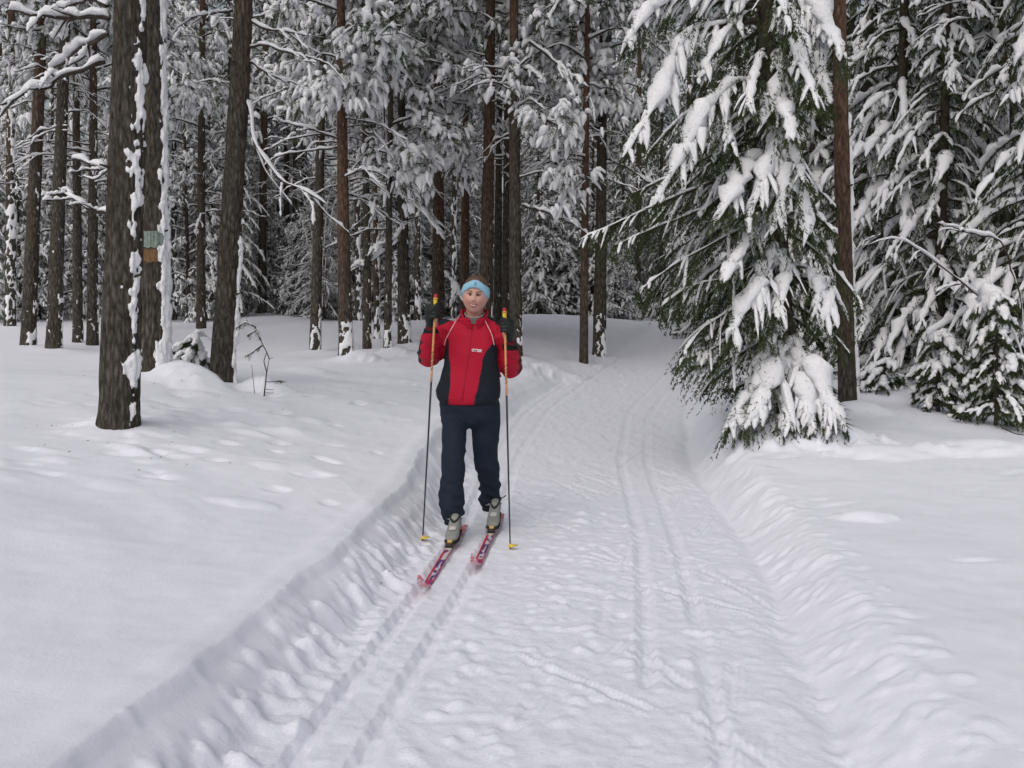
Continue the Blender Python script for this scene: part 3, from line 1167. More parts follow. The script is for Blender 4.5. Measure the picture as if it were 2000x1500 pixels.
PINE_LABELS = {
    232: ('thickest brown pine trunk with a ragged strip of snow, on the open bank', None),
    302: ('thick pine with a pale green and orange paint band, snow caked down one side', None),
    433: ('leaning dark pine trunk beside the dry twig, snow only at its foot', None),
    1656: ('slim reddish pine standing right behind the big snow-laden spruce', None),
    55: ('straight dark pine, one of a close pair beyond the thickest brown pine', 'close pair of straight dark pines'),
    105: ('straight dark pine, one of a close pair beyond the thickest brown pine', 'close pair of straight dark pines'),
    1140: ('thin bare pine stem at the trail bend without snow on its bark', None),
    1170: ('pine with snow-flecked foot just behind the thin stem at the trail bend', None),
    1007: ('tall straight grey-brown pine rising behind the skier\'s shoulder and raised glove', None),
    676: ('pine with slanting snow at its flecked foot, foremost of the stand beside the skier', None),
    615: ('olive-brown pine with snow-spotted foot standing alone before the far stand', None),
    757: ('thin pine with white-flecked bark and low snowy twigs beside the skier\'s glove', None),
    790: ('stout pine with widened white-spotted foot beside the skier\'s glove', None),
    948: ('reddish pine rising straight behind the skier\'s head', None),
}
for k, p in enumerate(PINES):
    lb = PINE_LABELS.get(p['px'])
    if lb:
        label, grp = lb
    elif p['d'] > 22.5:
        label, grp = 'distant slender pine stem among the snowy trees on the rise', 'distant pine stems on the rise'
    elif p['px'] > 1900:
        label, grp = 'pale brown pine stem among the dark spruces', 'pale pine stems among the dark spruces'
    elif p['px'] < 450:
        label, grp = 'slender dark pine behind the thick pine with the paint band', 'slender pines behind the painted pine'
    else:
        label, grp = 'slender snow-flecked pine in the stand behind the skier', 'slender pines behind the skier'
    add_pine(p, k, label, grp)

# ---- paint bands on the second pine
pm = PINES[1]
M_PGREEN = plain('green_paint', (0.22, 0.27, 0.235), .8, .2, .25, 40, .5)
M_PORANGE = plain('orange_paint', (0.16, 0.092, 0.045), .8, .2, .35, 40, .5)
fz = pm['root'].location.z
for (y0, y1, mt, lab) in ((452, 483, M_PGREEN, 'pale green paint band'), (486, 511, M_PORANGE, 'orange paint band')):
    za, zb = A(300, y1, 9.86)[2] - fz, A(300, y0, 9.86)[2] - fz
    TH, ZZ = np.meshgrid(np.linspace(-math.pi * 1.05, -.25, 60), np.linspace(za, zb, 24))
    ZZ = ZZ + .008 * vnoise(TH * 4, ZZ * 9, seed=5)
    P = trunk_points(None, pm['lean'], pm['w'] / 2, pm['H'], TH, ZZ, int(pm['px']), True)
    C = np.stack([pm['lean'][0] * ZZ, 0 * ZZ, ZZ], -1)
    dr = P - C
    dr[..., 2] = 0
    dr /= np.linalg.norm(dr, axis=-1, keepdims=True)
    mb = MB()
    mb.grid(P + dr * .004)
    o = mb.build('paint_band', mt, pm['trunk'])
    tag(o, label=lab)

# ---- bare snow-topped limbs that show on the near pines
def limbs_on(p, polys, seed, r0=.020, snow=.05):
    o = np.array(p['root'].location)
    for k, poly in enumerate(polys):
        F = Foliage(seed * 10 + k)
        F.dead_limb([A(x, y, d) for x, y, d in poly], r0, snow, 4, .18)
        c, s = F.flush(8, 5)
        b = c.build('limb', [M_PNEEDLE, M_WOOD], p['root'], o)
        tag(s.build('limb_snow', M_TSNOW, b, o), kind='stuff')


limbs_on(PINES[0], [[(215, 35, 7.7), (120, 35, 7.7), (15, 20, 7.6)], [(210, 65, 7.7), (150, 100, 7.8), (95, 140, 7.9)],
                    [(205, 120, 7.7), (130, 150, 7.6), (0, 205, 7.4)], [(210, 10, 7.7), (180, 0, 7.9), (140, 8, 8.2)]], 31)
limbs_on(PINES[1], [[(275, 420, 10), (170, 410, 10.1), (112, 365, 10.2)], [(275, 335, 10), (200, 330, 10.2), (140, 310, 10.4)]], 35, .018, .05)
limbs_on(PINES[2], [[(480, 190, 10.5), (500, 290, 10.3), (545, 350, 10.2), (640, 400, 10.1)], [(455, 20, 10.5), (400, 30, 10.4), (370, 35, 10.3)],
                    [(485, 40, 10.5), (530, 60, 10.4), (600, 70, 10.2)], [(485, 120, 10.5), (530, 150, 10.5), (580, 165, 10.6)],
                    [(480, 90, 10.5), (560, 100, 10.2), (620, 130, 10.0)]], 32, .014, .028)
limbs_on(PINES[21], [[(1018, 75, 15.5), (1060, 100, 15.3), (1110, 150, 15.1), (1150, 170, 15.0)], [(1018, 130, 15.5), (1045, 145, 15.3), (1065, 165, 15.2)],
                     [(1018, 250, 15.5), (1060, 280, 15.3), (1090, 320, 15.2)], [(1018, 400, 15.5), (1070, 415, 15.3), (1130, 445, 15.2)]], 33, .022, .055)
limbs_on(PINES[11], [[(660, 270, 15), (600, 250, 14.9), (530, 235, 14.8)], [(680, 340, 15), (720, 330, 14.9), (745, 340, 14.8)]], 34, .016, .045)
limbs_on(PINES[15], [[(780, 470, 18), (730, 510, 17.6), (690, 520, 17.4)], [(795, 390, 18), (830, 420, 17.6), (870, 470, 17.4)],
                     [(790, 440, 18), (770, 470, 17.5), (720, 490, 17.4)]], 36, .018, .06)
limbs_on(PINES[16], [[(868, 190, 19), (900, 195, 18.6), (930, 200, 18.4)], [(868, 530, 19), (890, 560, 18.6), (905, 590, 18.4)]], 37, .02, .05)
limbs_on(PINES[23], [[(1185, 310, 17), (1230, 330, 16.6), (1290, 370, 16.4)], [(1168, 250, 17), (1130, 240, 16.6), (1090, 255, 16.4)]], 38, .018, .05)

# ---- heavy clumps of snow on the outer sprays of the middle pines
def sprays_on(p, spots, seed):
    o = np.array(p['root'].location)
    for k, (x, y, d, size) in enumerate(spots):
        F = Foliage(seed * 20 + k)
        r = F.r
        C0 = A(x, y, d)
        zb = C0[2] - o[2] + .12
        S0 = np.array([o[0] + p['lean'][0] * zb, o[1], C0[2] + .12])
        P = resample([S0, (S0 + C0) / 2 + [0, 0, .15], C0], 10)
        F.wood.append((P, .016, .006))
        F.ridge(P, .034, .2)
        n = int(16 * size)
        C = C0 + r.normal(0, 1, (n, 3)) * np.array([.24, .24, .20]) * size
        for c in C:
            F.wood.append((resample([P[r.integers(5, 10)], c + [0, 0, .02]], 10), .005, .002))
        D = (C - C0) + np.array([0, 0, -.08])
        F.tuft(C, D, 1.35, 6, 1.0, 14)
        F.tuft(C + r.normal(0, .07, C.shape), D, 1.1, 5, 1.0, 10)
        c, s = F.flush(7, 6)
        b = c.build('spray', CROWN_MATS_P, p['root'], o, smooth=False)
        tag(s.build('spray_snow', M_TSNOW, b, o), kind='stuff')


sprays_on(PINES[11], [(700, 70, 14.7, 1.1), (725, 140, 14.6, 1.0), (640, 180, 14.6, .9), (690, 170, 14.5, .8)], 41)
sprays_on(PINES[14], [(788, 305, 15.6, 1.2), (760, 345, 15.6, .8), (820, 340, 15.7, .8)], 42)
sprays_on(PINES[15], [(850, 265, 17.3, 1.2), (870, 290, 17.2, 1.0), (900, 320, 17.3, .8), (840, 90, 17.2, 1.2)], 43)
sprays_on(PINES[21], [(1065, 215, 15.0, .9), (1100, 250, 15.0, 1.0), (1110, 360, 15.2, .9)], 44)
sprays_on(PINES[23], [(1120, 70, 16.4, 1.3), (1135, 140, 16.3, 1.2), (1170, 175, 16.4, 1.1), (1115, 190, 16.3, 1.0), (1215, 180, 16.5, .9)], 45)
sprays_on(PINES[9], [(350, 110, 20.5, 1.2), (380, 190, 20.6, 1.0)], 46)

# ---- broken branch stubs on the near stems
for pi, hs_ in ((0, (1.1, 1.9, 2.7, 3.3)), (1, (1.3, 2.4, 3.6)), (2, (.9, 1.7, 2.5, 3.2, 4.0)), (3, (1.0, 1.6, 2.2, 2.9, 3.5))):
    p = PINES[pi]
    for j, hz_ in enumerate(hs_):
        a = -1.57 + [1.1, -1.0, .5, -.4, 1.3][j % 5]
        P0 = trunk_points(None, p['lean'], p['w'] / 2, p['H'], np.array(a), np.array(hz_), int(p['px']), True)
        e = np.array([math.cos(a), math.sin(a), .25])
        mb = MB()
        mb.tubes(np.array([P0 - e * .03, P0, P0 + e * .03, P0 + e * .06, P0 + e * .062]), np.array([.016, .014, .010, .008, .0005]), 7, jitter=.1)
        mb.build('branch_stub', M_WOOD, p['trunk'])

# ---- the big spruce by the trail
SP_D = 9.1
sp_foot = A(1540, 826, SP_D)
sp_foot[2] = surf_z(sp_foot[0], sp_foot[1])
sp = empty('spruce_tree', sp_foot)
tag(sp, 'big spruce beside the trail with drooping branches under thick snow pads', 'spruce tree')
lean_sp = ((A(1490, 0, SP_D)[0] - sp_foot[0]) / (A(1490, 0, SP_D)[2] - sp_foot[2]))
TH, ZZ = np.meshgrid(np.linspace(0, 2 * np.pi, 20, endpoint=False), np.linspace(-.3, 9.0, 120))
mb = MB()
mb.grid(trunk_points(None, (lean_sp, 0), .095, 9.2, TH, ZZ, 5, False), close_u=True)
mb.build('trunk', M_WOOD, sp)


def sp_axis(z):
    return np.array([sp_foot[0] + lean_sp * z, sp_foot[1], sp_foot[2] + z])


F = Foliage(201)
r = F.r
big = [  # photo polylines of the main snow-laden branches (x, y, distance)
    ([(1495, 150, 9.0), (1440, 158, 8.8), (1385, 200, 8.55), (1340, 290, 8.4), (1275, 405, 8.2)], 1.7),
    ([(1400, 205, 8.6), (1420, 250, 8.5), (1440, 310, 8.4)], .9),
    ([(1485, 15, 9.0), (1330, -10, 8.7), (1260, 30, 8.5), (1225, 85, 8.35)], 1.7),
    ([(1480, 40, 9.0), (1330, 60, 8.7), (1290, 190, 8.45), (1245, 260, 8.3), (1215, 310, 8.2)], 1.15),
    ([(1505, -60, 9.0), (1580, -20, 8.7), (1600, 30, 8.55), (1630, 90, 8.4), (1655, 118, 8.35)], 1.9),
    ([(1505, 30, 9.0), (1560, 60, 8.75), (1590, 110, 8.6), (1620, 195, 8.45)], 1.6),
    ([(1510, 20, 9.0), (1545, 20, 8.7), (1560, 60, 8.5), (1555, 130, 8.4)], 1.2),
    ([(1500, 100, 9.0), (1530, 110, 8.75), (1525, 160, 8.6), (1490, 220, 8.5)], 1.1),
    ([(1505, 240, 9.0), (1520, 262, 8.7), (1505, 310, 8.5), (1480, 380, 8.4), (1462, 430, 8.35)], 1.1),
    ([(1505, 240, 9.0), (1528, 270, 8.7), (1540, 340, 8.5), (1515, 430, 8.35), (1505, 460, 8.3)], 1.3),
    ([(1510, 250, 9.0), (1545, 290, 8.7), (1565, 380, 8.5), (1583, 460, 8.4)], 1.1),
    ([(1520, 470, 9.0), (1505, 490, 8.7), (1485, 560, 8.5), (1445, 610, 8.4), (1428, 655, 8.35)], 1.2),
    ([(1520, 480, 9.0), (1528, 510, 8.7), (1530, 570, 8.5), (1515, 620, 8.4)], .95),
    ([(1530, 520, 9.0), (1580, 520, 8.8), (1600, 560, 8.7), (1590, 620, 8.6)], 1.1),
    ([(1540, 540, 9.1), (1600, 545, 8.9), (1628, 570, 8.75), (1600, 640, 8.6)], 1.3),
    ([(1530, 610, 9.0), (1505, 630, 8.7), (1500, 660, 8.6)], 1.3),
    ([(1540, 650, 9.0), (1570, 690, 8.7), (1600, 760, 8.5), (1650, 830, 8.4)], 2.1),
    ([(1540, 650, 9.0), (1560, 700, 8.7), (1575, 780, 8.5), (1585, 835, 8.4)], 2.1),
    ([(1530, 660, 9.0), (1520, 700, 8.7), (1500, 770, 8.5), (1455, 830, 8.4)], 1.8),
    ([(1525, 660, 9.0), (1495, 690, 8.75), (1480, 740, 8.6), (1475, 760, 8.55)], 1.5),
    ([(1530, 700, 9.0), (1470, 760, 8.7), (1445, 800, 8.5), (1425, 835, 8.45)], 1.3),
    ([(1535, 740, 9.0), (1535, 780, 8.6), (1540, 840, 8.35)], 1.9),
    ([(1545, 720, 9.0), (1590, 770, 8.6), (1620, 835, 8.4)], 1.8),
]
for poly, sn in big:
    P = [A(x, y, d) for x, y, d in poly]
    F.spruce_branch(P, sn, .29, 19, 11, 4, .036, .0095, .052, fing=.62, hang=.75)
green = [  # sparsely snowed green branches towards the trail
    [(1500, 300, 9.1), (1380, 360, 8.9), (1250, 415, 8.8), (1130, 470, 8.7)],
    [(1500, 330, 9.1), (1400, 400, 8.9), (1290, 440, 8.7), (1200, 480, 8.6)],
    [(1510, 420, 9.1), (1420, 460, 8.9), (1310, 520, 8.7), (1260, 560, 8.6)],
    [(1515, 500, 9.1), (1430, 540, 8.9), (1340, 560, 8.75), (1290, 600, 8.7)],
    [(1520, 560, 9.1), (1440, 600, 8.9), (1370, 640, 8.75), (1335, 690, 8.65)],
    [(1520, 600, 9.1), (1440, 650, 8.9), (1380, 690, 8.75), (1325, 705, 8.7)],
    [(1525, 640, 9.1), (1450, 690, 8.9), (1400, 710, 8.8), (1350, 715, 8.75)],
    [(1510, 380, 9.2), (1420, 430, 9.3), (1330, 480, 9.35), (1280, 510, 9.4)],
    [(1505, 230, 9.2), (1400, 300, 9.3), (1300, 350, 9.4), (1230, 380, 9.4)],
    [(1520, 470, 9.2), (1450, 520, 9.4), (1390, 570, 9.5), (1360, 600, 9.5)],
]
for poly in green:
    P = [A(x, y, d) for x, y, d in poly]
    F.spruce_branch(P, r.uniform(.5, .9), .34, 18, 11, 4, .036, .010, .042, fing=.62, hang=.40, bare=True)
for k in range(120):
    z = .35 + 8.4 * ((k + r.random()) / 120)
    a = k * 2.399 + r.uniform(-.5, .5)
    if z < 1.0 and math.sin(a) < .2:
        continue
    L = max(.25, 1.25 * (1 - z / 9.6) ** .5 * r.uniform(.6, 1.1)) * (.62 if math.cos(a) > .3 else 1.0) * (.55 + .45 * min(1, z / 1.6))
    t = np.linspace(0, 1, 7)
    rr = L * t
    zz = z + .12 * L * t - r.uniform(.55, 1.05) * L * t ** 1.6
    zz = np.maximum(zz, .26)
    P = np.stack([np.cos(a) * rr, np.sin(a) * rr, zz], 1) + np.array([sp_foot[0], sp_foot[1], sp_foot[2]]) + np.stack([lean_sp * np.full(7, z), 0 * t, 0 * t], 1)
    F.spruce_branch(P, r.uniform(.3, 1.0), .24, 13, 9, 4, .038, .011, .055, fing=.5)
c, s = F.flush(9, 6, True)
cr = c.build('crown', CROWN_MATS_S, sp, sp_foot, smooth=False)
tag(s.build('crown_snow', M_TSNOW, cr, sp_foot), kind='stuff')

# ---- spruces farther back, built once per form and copied
sp_meshes = []
for k, (H, h0, Rad, n) in enumerate([(13, .5, 2.0, 110), (11, .4, 1.8, 95), (15, 1.2, 2.2, 115), (8, .2, 1.45, 80)]):
    F = spruce_crown(300 + k, H, h0, Rad, n, 1.0, 5, 3, .066, .016, 7.0, .066, .32, .55)
    c, s = F.flush(7, 5)
    mt = MB()
    TH, ZZ = np.meshgrid(np.linspace(0, 2 * np.pi, 10, endpoint=False), np.linspace(-.5, H, 40))
    mt.grid(trunk_points(None, (0, 0), .012 * H, H * 1.02, TH, ZZ, 5 + k, False), close_u=True)
    sp_meshes.append((c.mesh('spruce_crown', [M_FNEEDLE, M_WOOD], smooth=False), s.mesh('spruce_snow', M_TSNOW), mt.mesh('spruce_trunk', M_WOOD)))


for k, (H, h0, Rad, n) in enumerate([(8.5, .12, 1.45, 150), (7.5, .10, 1.35, 135)]):
    F = spruce_crown(330 + k, H, h0, Rad, n, 1.05, 6, 3, .052, .013, 8.0, .062, .30, .6)
    c, s = F.flush(7, 5)
    mt = MB()
    TH, ZZ = np.meshgrid(np.linspace(0, 2 * np.pi, 10, endpoint=False), np.linspace(-.5, H, 40))
    mt.grid(trunk_points(None, (0, 0), .010 * H, H * 1.02, TH, ZZ, 15 + k, False), close_u=True)
    sp_meshes.append((c.mesh('dense_spruce_crown', CROWN_MATS_S, smooth=False), s.mesh('dense_spruce_snow', M_TSNOW), mt.mesh('dense_spruce_trunk', M_WOOD)))


def add_spruce(x, y, k, sc, rz, label, group, z=None):
    zz = surf_z(x, y) - .05 if z is None else z
    root = empty('spruce_tree', (x, y, zz))
    root.rotation_euler = (0, 0, rz)
    root.scale = (sc, sc, sc)
    tag(root, label, 'spruce tree', group)
    cm, sm, tm = sp_meshes[k % len(sp_meshes)]
    link('trunk', tm, root)
    cr = link('crown', cm, root)
    tag(link('crown_snow', sm, cr), kind='stuff')
    return root


rr_ = random.Random(44)
# right-hand dark spruces, close behind the slim pine
for i, (px, d, k, sc) in enumerate([(1745, 14.0, 4, 1.05), (1830, 13.2, 5, 1.0), (1925, 14.2, 4, 1.2), (2020, 11.9, 5, 1.1), (1680, 15.8, 5, 1.25), (1585, 17.0, 4, 1.2),
                                    (1875, 17.0, 5, 1.4), (2075, 14.0, 4, 1.2), (1500, 19.0, 5, 1.3), (1965, 18.0, 4, 1.35), (1785, 18.0, 4, 1.4), (1430, 21.0, 4, 1.2), (1640, 20.5, 2, 1.0)]):
    p = A(px, 700, d)
    add_spruce(p[0], p[1], k, sc, rr_.uniform(0, 6.28), 'tall dark spruce heavy with snow in the thicket beyond the big spruce', 'dark spruces beyond the big spruce')
# spruces where the trail leaves the picture and on the rise
for i, (px, d, k, sc) in enumerate([(1050, 26.5, 3, .55), (1085, 28, 3, .62), (1215, 27, 3, .7), (1290, 27.5, 3, .8), (1340, 26.0, 1, .7), (1400, 24.0, 1, .8), (1120, 31, 3, .9),
                                    (1160, 34, 1, .9), (1030, 34, 1, .8), (1250, 33, 0, .8)]):
    p = A(px, 620, d)
    add_spruce(p[0], p[1], k, sc, rr_.uniform(0, 6.28), 'snow-draped spruce on the rise where the trail bends away', 'spruces where the trail bends away')
# the forest wall: rows of spruces and pines
lab = 'snow-covered spruce in the dense forest wall far behind'
cnt = 0
for row, (d, n) in enumerate([(24, 6), (30, 10), (37, 14), (45, 16)]):
    half = d * .58
    for i in range(n):
        x = -half + 2 * half * (i + .5 + rr_.uniform(-.3, .3)) / n
        y = d + rr_.uniform(-2.4, 2.4)
        if abs(trail_s(np.array([x]), np.array([y]))[0]) < 1.9 and y < 31:
            continue
        if row == 0 and -7 < x < 4.5:
            continue
        kk = rr_.randrange(3)
        add_spruce(x, y, kk, y * .36 / [13, 11, 15][kk] * rr_.uniform(.85, 1.2), rr_.uniform(0, 6.28), lab, 'spruces of the far forest wall')
lab = 'snow-covered pine in the dense forest wall far behind'
for row, (d, n) in enumerate([(28, 7), (34, 9), (41, 10)]):
    half = d * .56
    for i in range(n):
        x = -half + 2 * half * (i + .5 + rr_.uniform(-.35, .35)) / n
        y = d + rr_.uniform(-2.5, 2.5)
        if abs(trail_s(np.array([x]), np.array([y]))[0]) < 1.7:
            continue
        f = np.array([x, y, 0])
        u, v = to_px(np.array([[x, y, 1.0]]))
        p = dict(px=float(u[0]), py=600, d=y, w=rr_.uniform(.14, .24), tx=float(u[0]) + rr_.uniform(-12, 12), ty=100, h0=rr_.uniform(2.2, 4.5), snow=rr_.choice(['heavy', 'none', 'none']), foot=f)
        add_pine(p, rr_.randrange(4), lab, 'pines of the far forest wall')

# ---- snow-laden saplings
def sapling(px, py, d, H, Rad, n, seed, label, lean=(0, 0), snow=1.5, flat=.0):
    foot = A(px, py, d)
    foot[2] = surf_z(foot[0], foot[1]) - .03
    root = empty('spruce_sapling', foot)
    tag(root, label, 'sapling')
    F = spruce_crown(seed, H, .12, Rad, n, snow, 8, 4, .038, .011, 14, .070, .20, .7)
    # a thick cap of snow on top
    F.pads.append((np.array([[.014 * i - .1, .007 * i, H * .97 - .006 * (i - 9) ** 2 * H * .25] for i in range(20)]), np.array([.001] + [.06 + .05 * math.sin(i * .33) for i in range(18)] + [.001]) * min(1.3, H)))
    c, s = F.flush(8, 5)
    for b in (c, s):
        for arr in b.v:
            arr[:, 0] += lean[0] * arr[:, 2] ** 2
            arr[:, 1] += lean[1] * arr[:, 2] ** 2
    mb = MB()
    zz = np.linspace(-.1, H, 10)
    mb.tubes(np.stack([lean[0] * zz ** 2, lean[1] * zz ** 2, zz], 1), np.linspace(.022, .006, 10), 7)
    mb.build('stem', M_WOOD, root)
    cr = c.build('crown', CROWN_MATS_S, root, smooth=False)
    tag(s.build('crown_snow', M_TSNOW, cr), kind='stuff')


sapling(1722, 778, 11.4, .36, .26, 12, 401, 'tiny spruce almost buried under a rounded snow cap beside the slim reddish pine', (.15, 0))
sapling(1832, 806, 10.6, .85, .38, 26, 402, 'snow-caked young spruce bulging between the tiny buried spruce and the thicket', (.05, 0), 1.05)
sapling(1945, 826, 10.0, 1.35, .55, 42, 403, 'wide bushy young spruce with broad snow pads below the arching twig', (-.03, 0), 1.15)
sapling(365, 700, 11.0, .50, .36, 16, 404, 'small bent spruce under snow behind the painted pine', (.45, 0), 1.25)
sapling(1110, 600, 27.0, 1.9, .7, 36, 405, 'small rounded white spruce on the crest beyond the trail bend', (0, 0), 1.8)

# ---- dry twig plant on the left bank
def tw(mb, poly, r0, r1, mat=0):
    P = resample([A(x, y, d) for x, y, d in poly], 10)
    mb.tubes(P, np.linspace(r0, r1, 10), 5, mat=mat)
    return P


foot = A(516, 765, 10.0)
root = empty('dry_twig', (foot[0], foot[1], surf_z(foot[0], foot[1])))
tag(root, 'thin dry twig poking out of the snow beside the leaning dark pine', 'twig')
o = np.array(root.location)
mb = MB()
for poly, a, b in [([(514, 790, 10), (520, 735, 10), (521, 725, 10)], .008, .006), ([(521, 728, 10), (515, 705, 10), (520, 690, 10)], .006, .004),
                   ([(521, 728, 10), (526, 700, 10), (534, 699, 10)], .005, .002), ([(520, 746, 10), (540, 745, 10), (560, 746, 9.9)], .004, .002),
                   ([(517, 760, 10), (528, 761, 10), (535, 761, 10)], .003, .002), ([(526, 702, 10), (520, 685, 10), (512, 672, 10), (500, 640, 10), (480, 625, 10)], .006, .003),
                   ([(515, 765, 10), (528, 768, 10), (534, 767, 9.95)], .003, .002)]:
    tw(mb, poly, a, b)
mb.build('stem', M_WOOD, root, o)
mb = MB()
P = resample([A(x, y, d) for x, y, d in [(535, 745, 10), (545, 745, 10), (552, 746, 9.9)]], 5)
mb.needles(P[None], 60, 1, .035, .004, droop=0)
mb.build('needle_tuft', M_NEEDLE, root, o)
F = Foliage(61)
F.spruce_branch([A(500, 640, 10), A(480, 628, 10), A(462, 640, 10)], .7, .13, 12, 3, 3, .026, .006, .022)
F.spruce_branch([A(512, 675, 10), A(490, 690, 10), A(480, 695, 10)], .7, .11, 12, 3, 3, .026, .006, .02)
F.spruce_branch([A(510, 665, 10), A(500, 645, 10), A(482, 655, 10)], .7, .11, 12, 3, 3, .026, .006, .02)
c, s = F.flush(6, 5)
cr = c.build('drooping_spray', [M_FNEEDLE, M_WOOD], root, o, smooth=False)
s.build('spray_snow', M_TSNOW, cr, o)

foot = A(496, 755, 10.0)
mb = MB()
P = resample([A(497, 768, 10), A(494, 735, 10), A(491, 712, 10)], 8)
mb.tubes(P, np.linspace(.004, .002, 8), 5)
rt = mb.build('dry_stalk', M_WOOD, None, P[0])
rt.location = tuple(P[0])
tag(rt, 'single thin dry stalk standing in the snow beside the forked dry twig', 'stalk')

# ---- arching birch twig under snow
foot = A(2010, 700, 10.8)
root = empty('bent_birch', (foot[0], foot[1], surf_z(foot[0], foot[1])))
tag(root, 'thin bare birch bent into an arch with snow along its stem', 'birch')
F = Foliage(71)
main = [A(x, y, d) for x, y, d in [(2010, 760, 10.8), (1990, 660, 10.8), (1955, 605, 10.7), (1880, 555, 10.6), (1830, 500, 10.5), (1770, 470, 10.4), (1725, 458, 10.35), (1690, 480, 10.3)]]
F.dead_limb(main, .014, .026, 0, .2)
F.dead_limb([A(1878, 553, 10.6), A(1850, 560, 10.5), A(1828, 570, 10.4)], .008, .024, 1, .1)
F.dead_limb([A(1800, 485, 10.5), A(1785, 500, 10.4), A(1775, 515, 10.4)], .006, .016, 1, .1)
F.dead_limb([A(1960, 480, 10.8), A(1920, 460, 10.7), A(1870, 450, 10.6), A(1830, 435, 10.5)], .010, .030, 2, .1)
F.dead_limb([A(1960, 482, 10.8), A(1990, 560, 10.8), A(2005, 700, 10.8)], .012, .012, 0, .6)
F.dead_limb([A(1720, 458, 10.35), A(1690, 470, 10.3), A(1665, 495, 10.25)], .006, .014, 2, .2)
o = np.array(root.location)
c, s = F.flush(8, 5)
b = c.build('stem', [M_NEEDLE, M_WOOD], root, o)
s.build('stem_snow', M_TSNOW, b, o)
# bare twig poking out low on the right bank
P = resample([A(1955, 835, 9.3), A(1985, 848, 9.2), A(2020, 852, 9.1)], 8)
mb = MB()
mb.tubes(P, np.linspace(.006, .003, 8), 5)
o = mb.build('fallen_twig', M_WOOD, None, P[0])
o.location = tuple(P[0])
tag(o, 'thin dark twig sticking out of the snow below the bushy young spruce', 'twig')

# ---- snow-heavy undergrowth between the far stems
for i in range(34):
    d = rr_.uniform(26.0, 35)
    x = rr_.uniform(-.58, .40) * d
    if abs(trail_s(np.array([x]), np.array([d]))[0]) < 2.2 and d < 31:
        continue
    add_spruce(x, d, 3, rr_.uniform(.35, .75), rr_.uniform(0, 6.28), 'young snow-covered spruce in the undergrowth of the far forest', 'young spruces in the far undergrowth')

# ---- frosted birch brush: thin arching twigs, each carrying its line of snow
def frost_brush(seed, H):
    F = Foliage(seed)
    r = F.r
    for k in range(9):
        a = r.uniform(0, 6.28)
        e = np.array([math.cos(a), math.sin(a), 0])
        h = H * r.uniform(.6, 1.1)
        sp_ = r.uniform(.3, .9)
        P = resample([e * .05, e * sp_ * .4 + [0, 0, h * .55], e * sp_ + [0, 0, h * .9], e * sp_ * 1.7 + [0, 0, h * .85]], 10)
        F.wood.append((P, .012, .004))
        F.ridge(P, .016, .3, 9)
        for b in range(22):
            i = r.integers(2, 10)
            v = np.array([*r.normal(0, 1, 2), r.uniform(-.35, .5)])
            v /= np.linalg.norm(v)
            l = r.uniform(.3, .85)
            Q = resample([P[i], P[i] + v * l * .5 + [0, 0, .04], P[i] + v * l - [0, 0, .25 * l]], 10)
            F.wood.append((Q, .005, .002))
            F.ridge(Q, .013, .3, 8)
            for c in range(3):
                j = r.integers(3, 10)
                w = v * .6 + np.array([*r.normal(0, .7, 2), r.uniform(-.5, .2)])
                w /= np.linalg.norm(w)
                m = r.uniform(.12, .32)
                S = resample([Q[j], Q[j] + w * m - [0, 0, .15 * m]], 10)
                F.wood.append((S, .003, .0015))
                F.ridge(S, .010, .3, 6)
    c, s = F.flush(4, 4)
    return c.mesh('brush_twigs', [M_PNEEDLE, M_WOOD]), s.mesh('brush_snow', M_TSNOW)


brush = [frost_brush(801, 3.4)]
for i in range(30):
    d = rr_.uniform(25.5, 33)
    x = rr_.uniform(-.56, .34) * d
    if abs(trail_s(np.array([x]), np.array([d]))[0]) < 2.4 or (d < 23 and -2.5 < x < 3):
        continue
    root = empty('birch_brush', (x, d, surf_z(x, d) - .05))
    root.rotation_euler = (0, 0, rr_.uniform(0, 6.28))
    sc = rr_.uniform(.8, 1.35)
    root.scale = (sc, sc, sc)
    tag(root, 'bushy birch thicket with thin snow-lined twigs between the far stems', 'birch brush', 'snowy birch brush between the far stems')
    m1, m2 = brush[0]
    b = link('twigs', m1, root)
    link('twig_snow', m2, b)

# ---- young pines: mottled clumps of snow on every shoot, filling the gaps between the stems
young = []
for k, (H, n) in enumerate([(5.4, 42), (3.8, 32)]):
    F = pine_crown(170 + k, .25, H, n, [1.0, .9][k], .95, 0)
    c, s = F.flush(5, 5)
    mt = MB()
    TH, ZZ = np.meshgrid(np.linspace(0, 2 * np.pi, 8, endpoint=False), np.linspace(-.4, H, 24))
    mt.grid(trunk_points(None, (0, 0), .009 * H, H * 1.02, TH, ZZ, 25 + k, False), close_u=True)
    young.append((c.mesh('young_pine_crown', CROWN_MATS_P, smooth=False), s.mesh('young_pine_snow', M_TSNOW), mt.mesh('young_pine_trunk', M_BARK)))
for i in range(74):
    d = 25.5 + 11 * (i + rr_.random()) / 74
    x = (-.56 + .95 * ((i * .618 + rr_.uniform(0, .08)) % 1.0)) * d
    if abs(trail_s(np.array([x]), np.array([d]))[0]) < 2.3 or (d < 24 and -2.0 < x < 3.5):
        continue
    root = empty('young_pine', (x, d, surf_z(x, d) - .05))
    root.rotation_euler = (0, 0, rr_.uniform(0, 6.28))
    sc = rr_.uniform(.7, 1.25)
    root.scale = (sc, sc, sc)
    tag(root, 'young pine clumped with snow filling a gap between the far stems', 'pine tree', 'young pines between the far stems')
    a_, b_, t_ = young[i % 2]
    link('trunk', t_, root)
    cr = link('crown', a_, root)
    tag(link('crown_snow', b_, cr), kind='stuff')


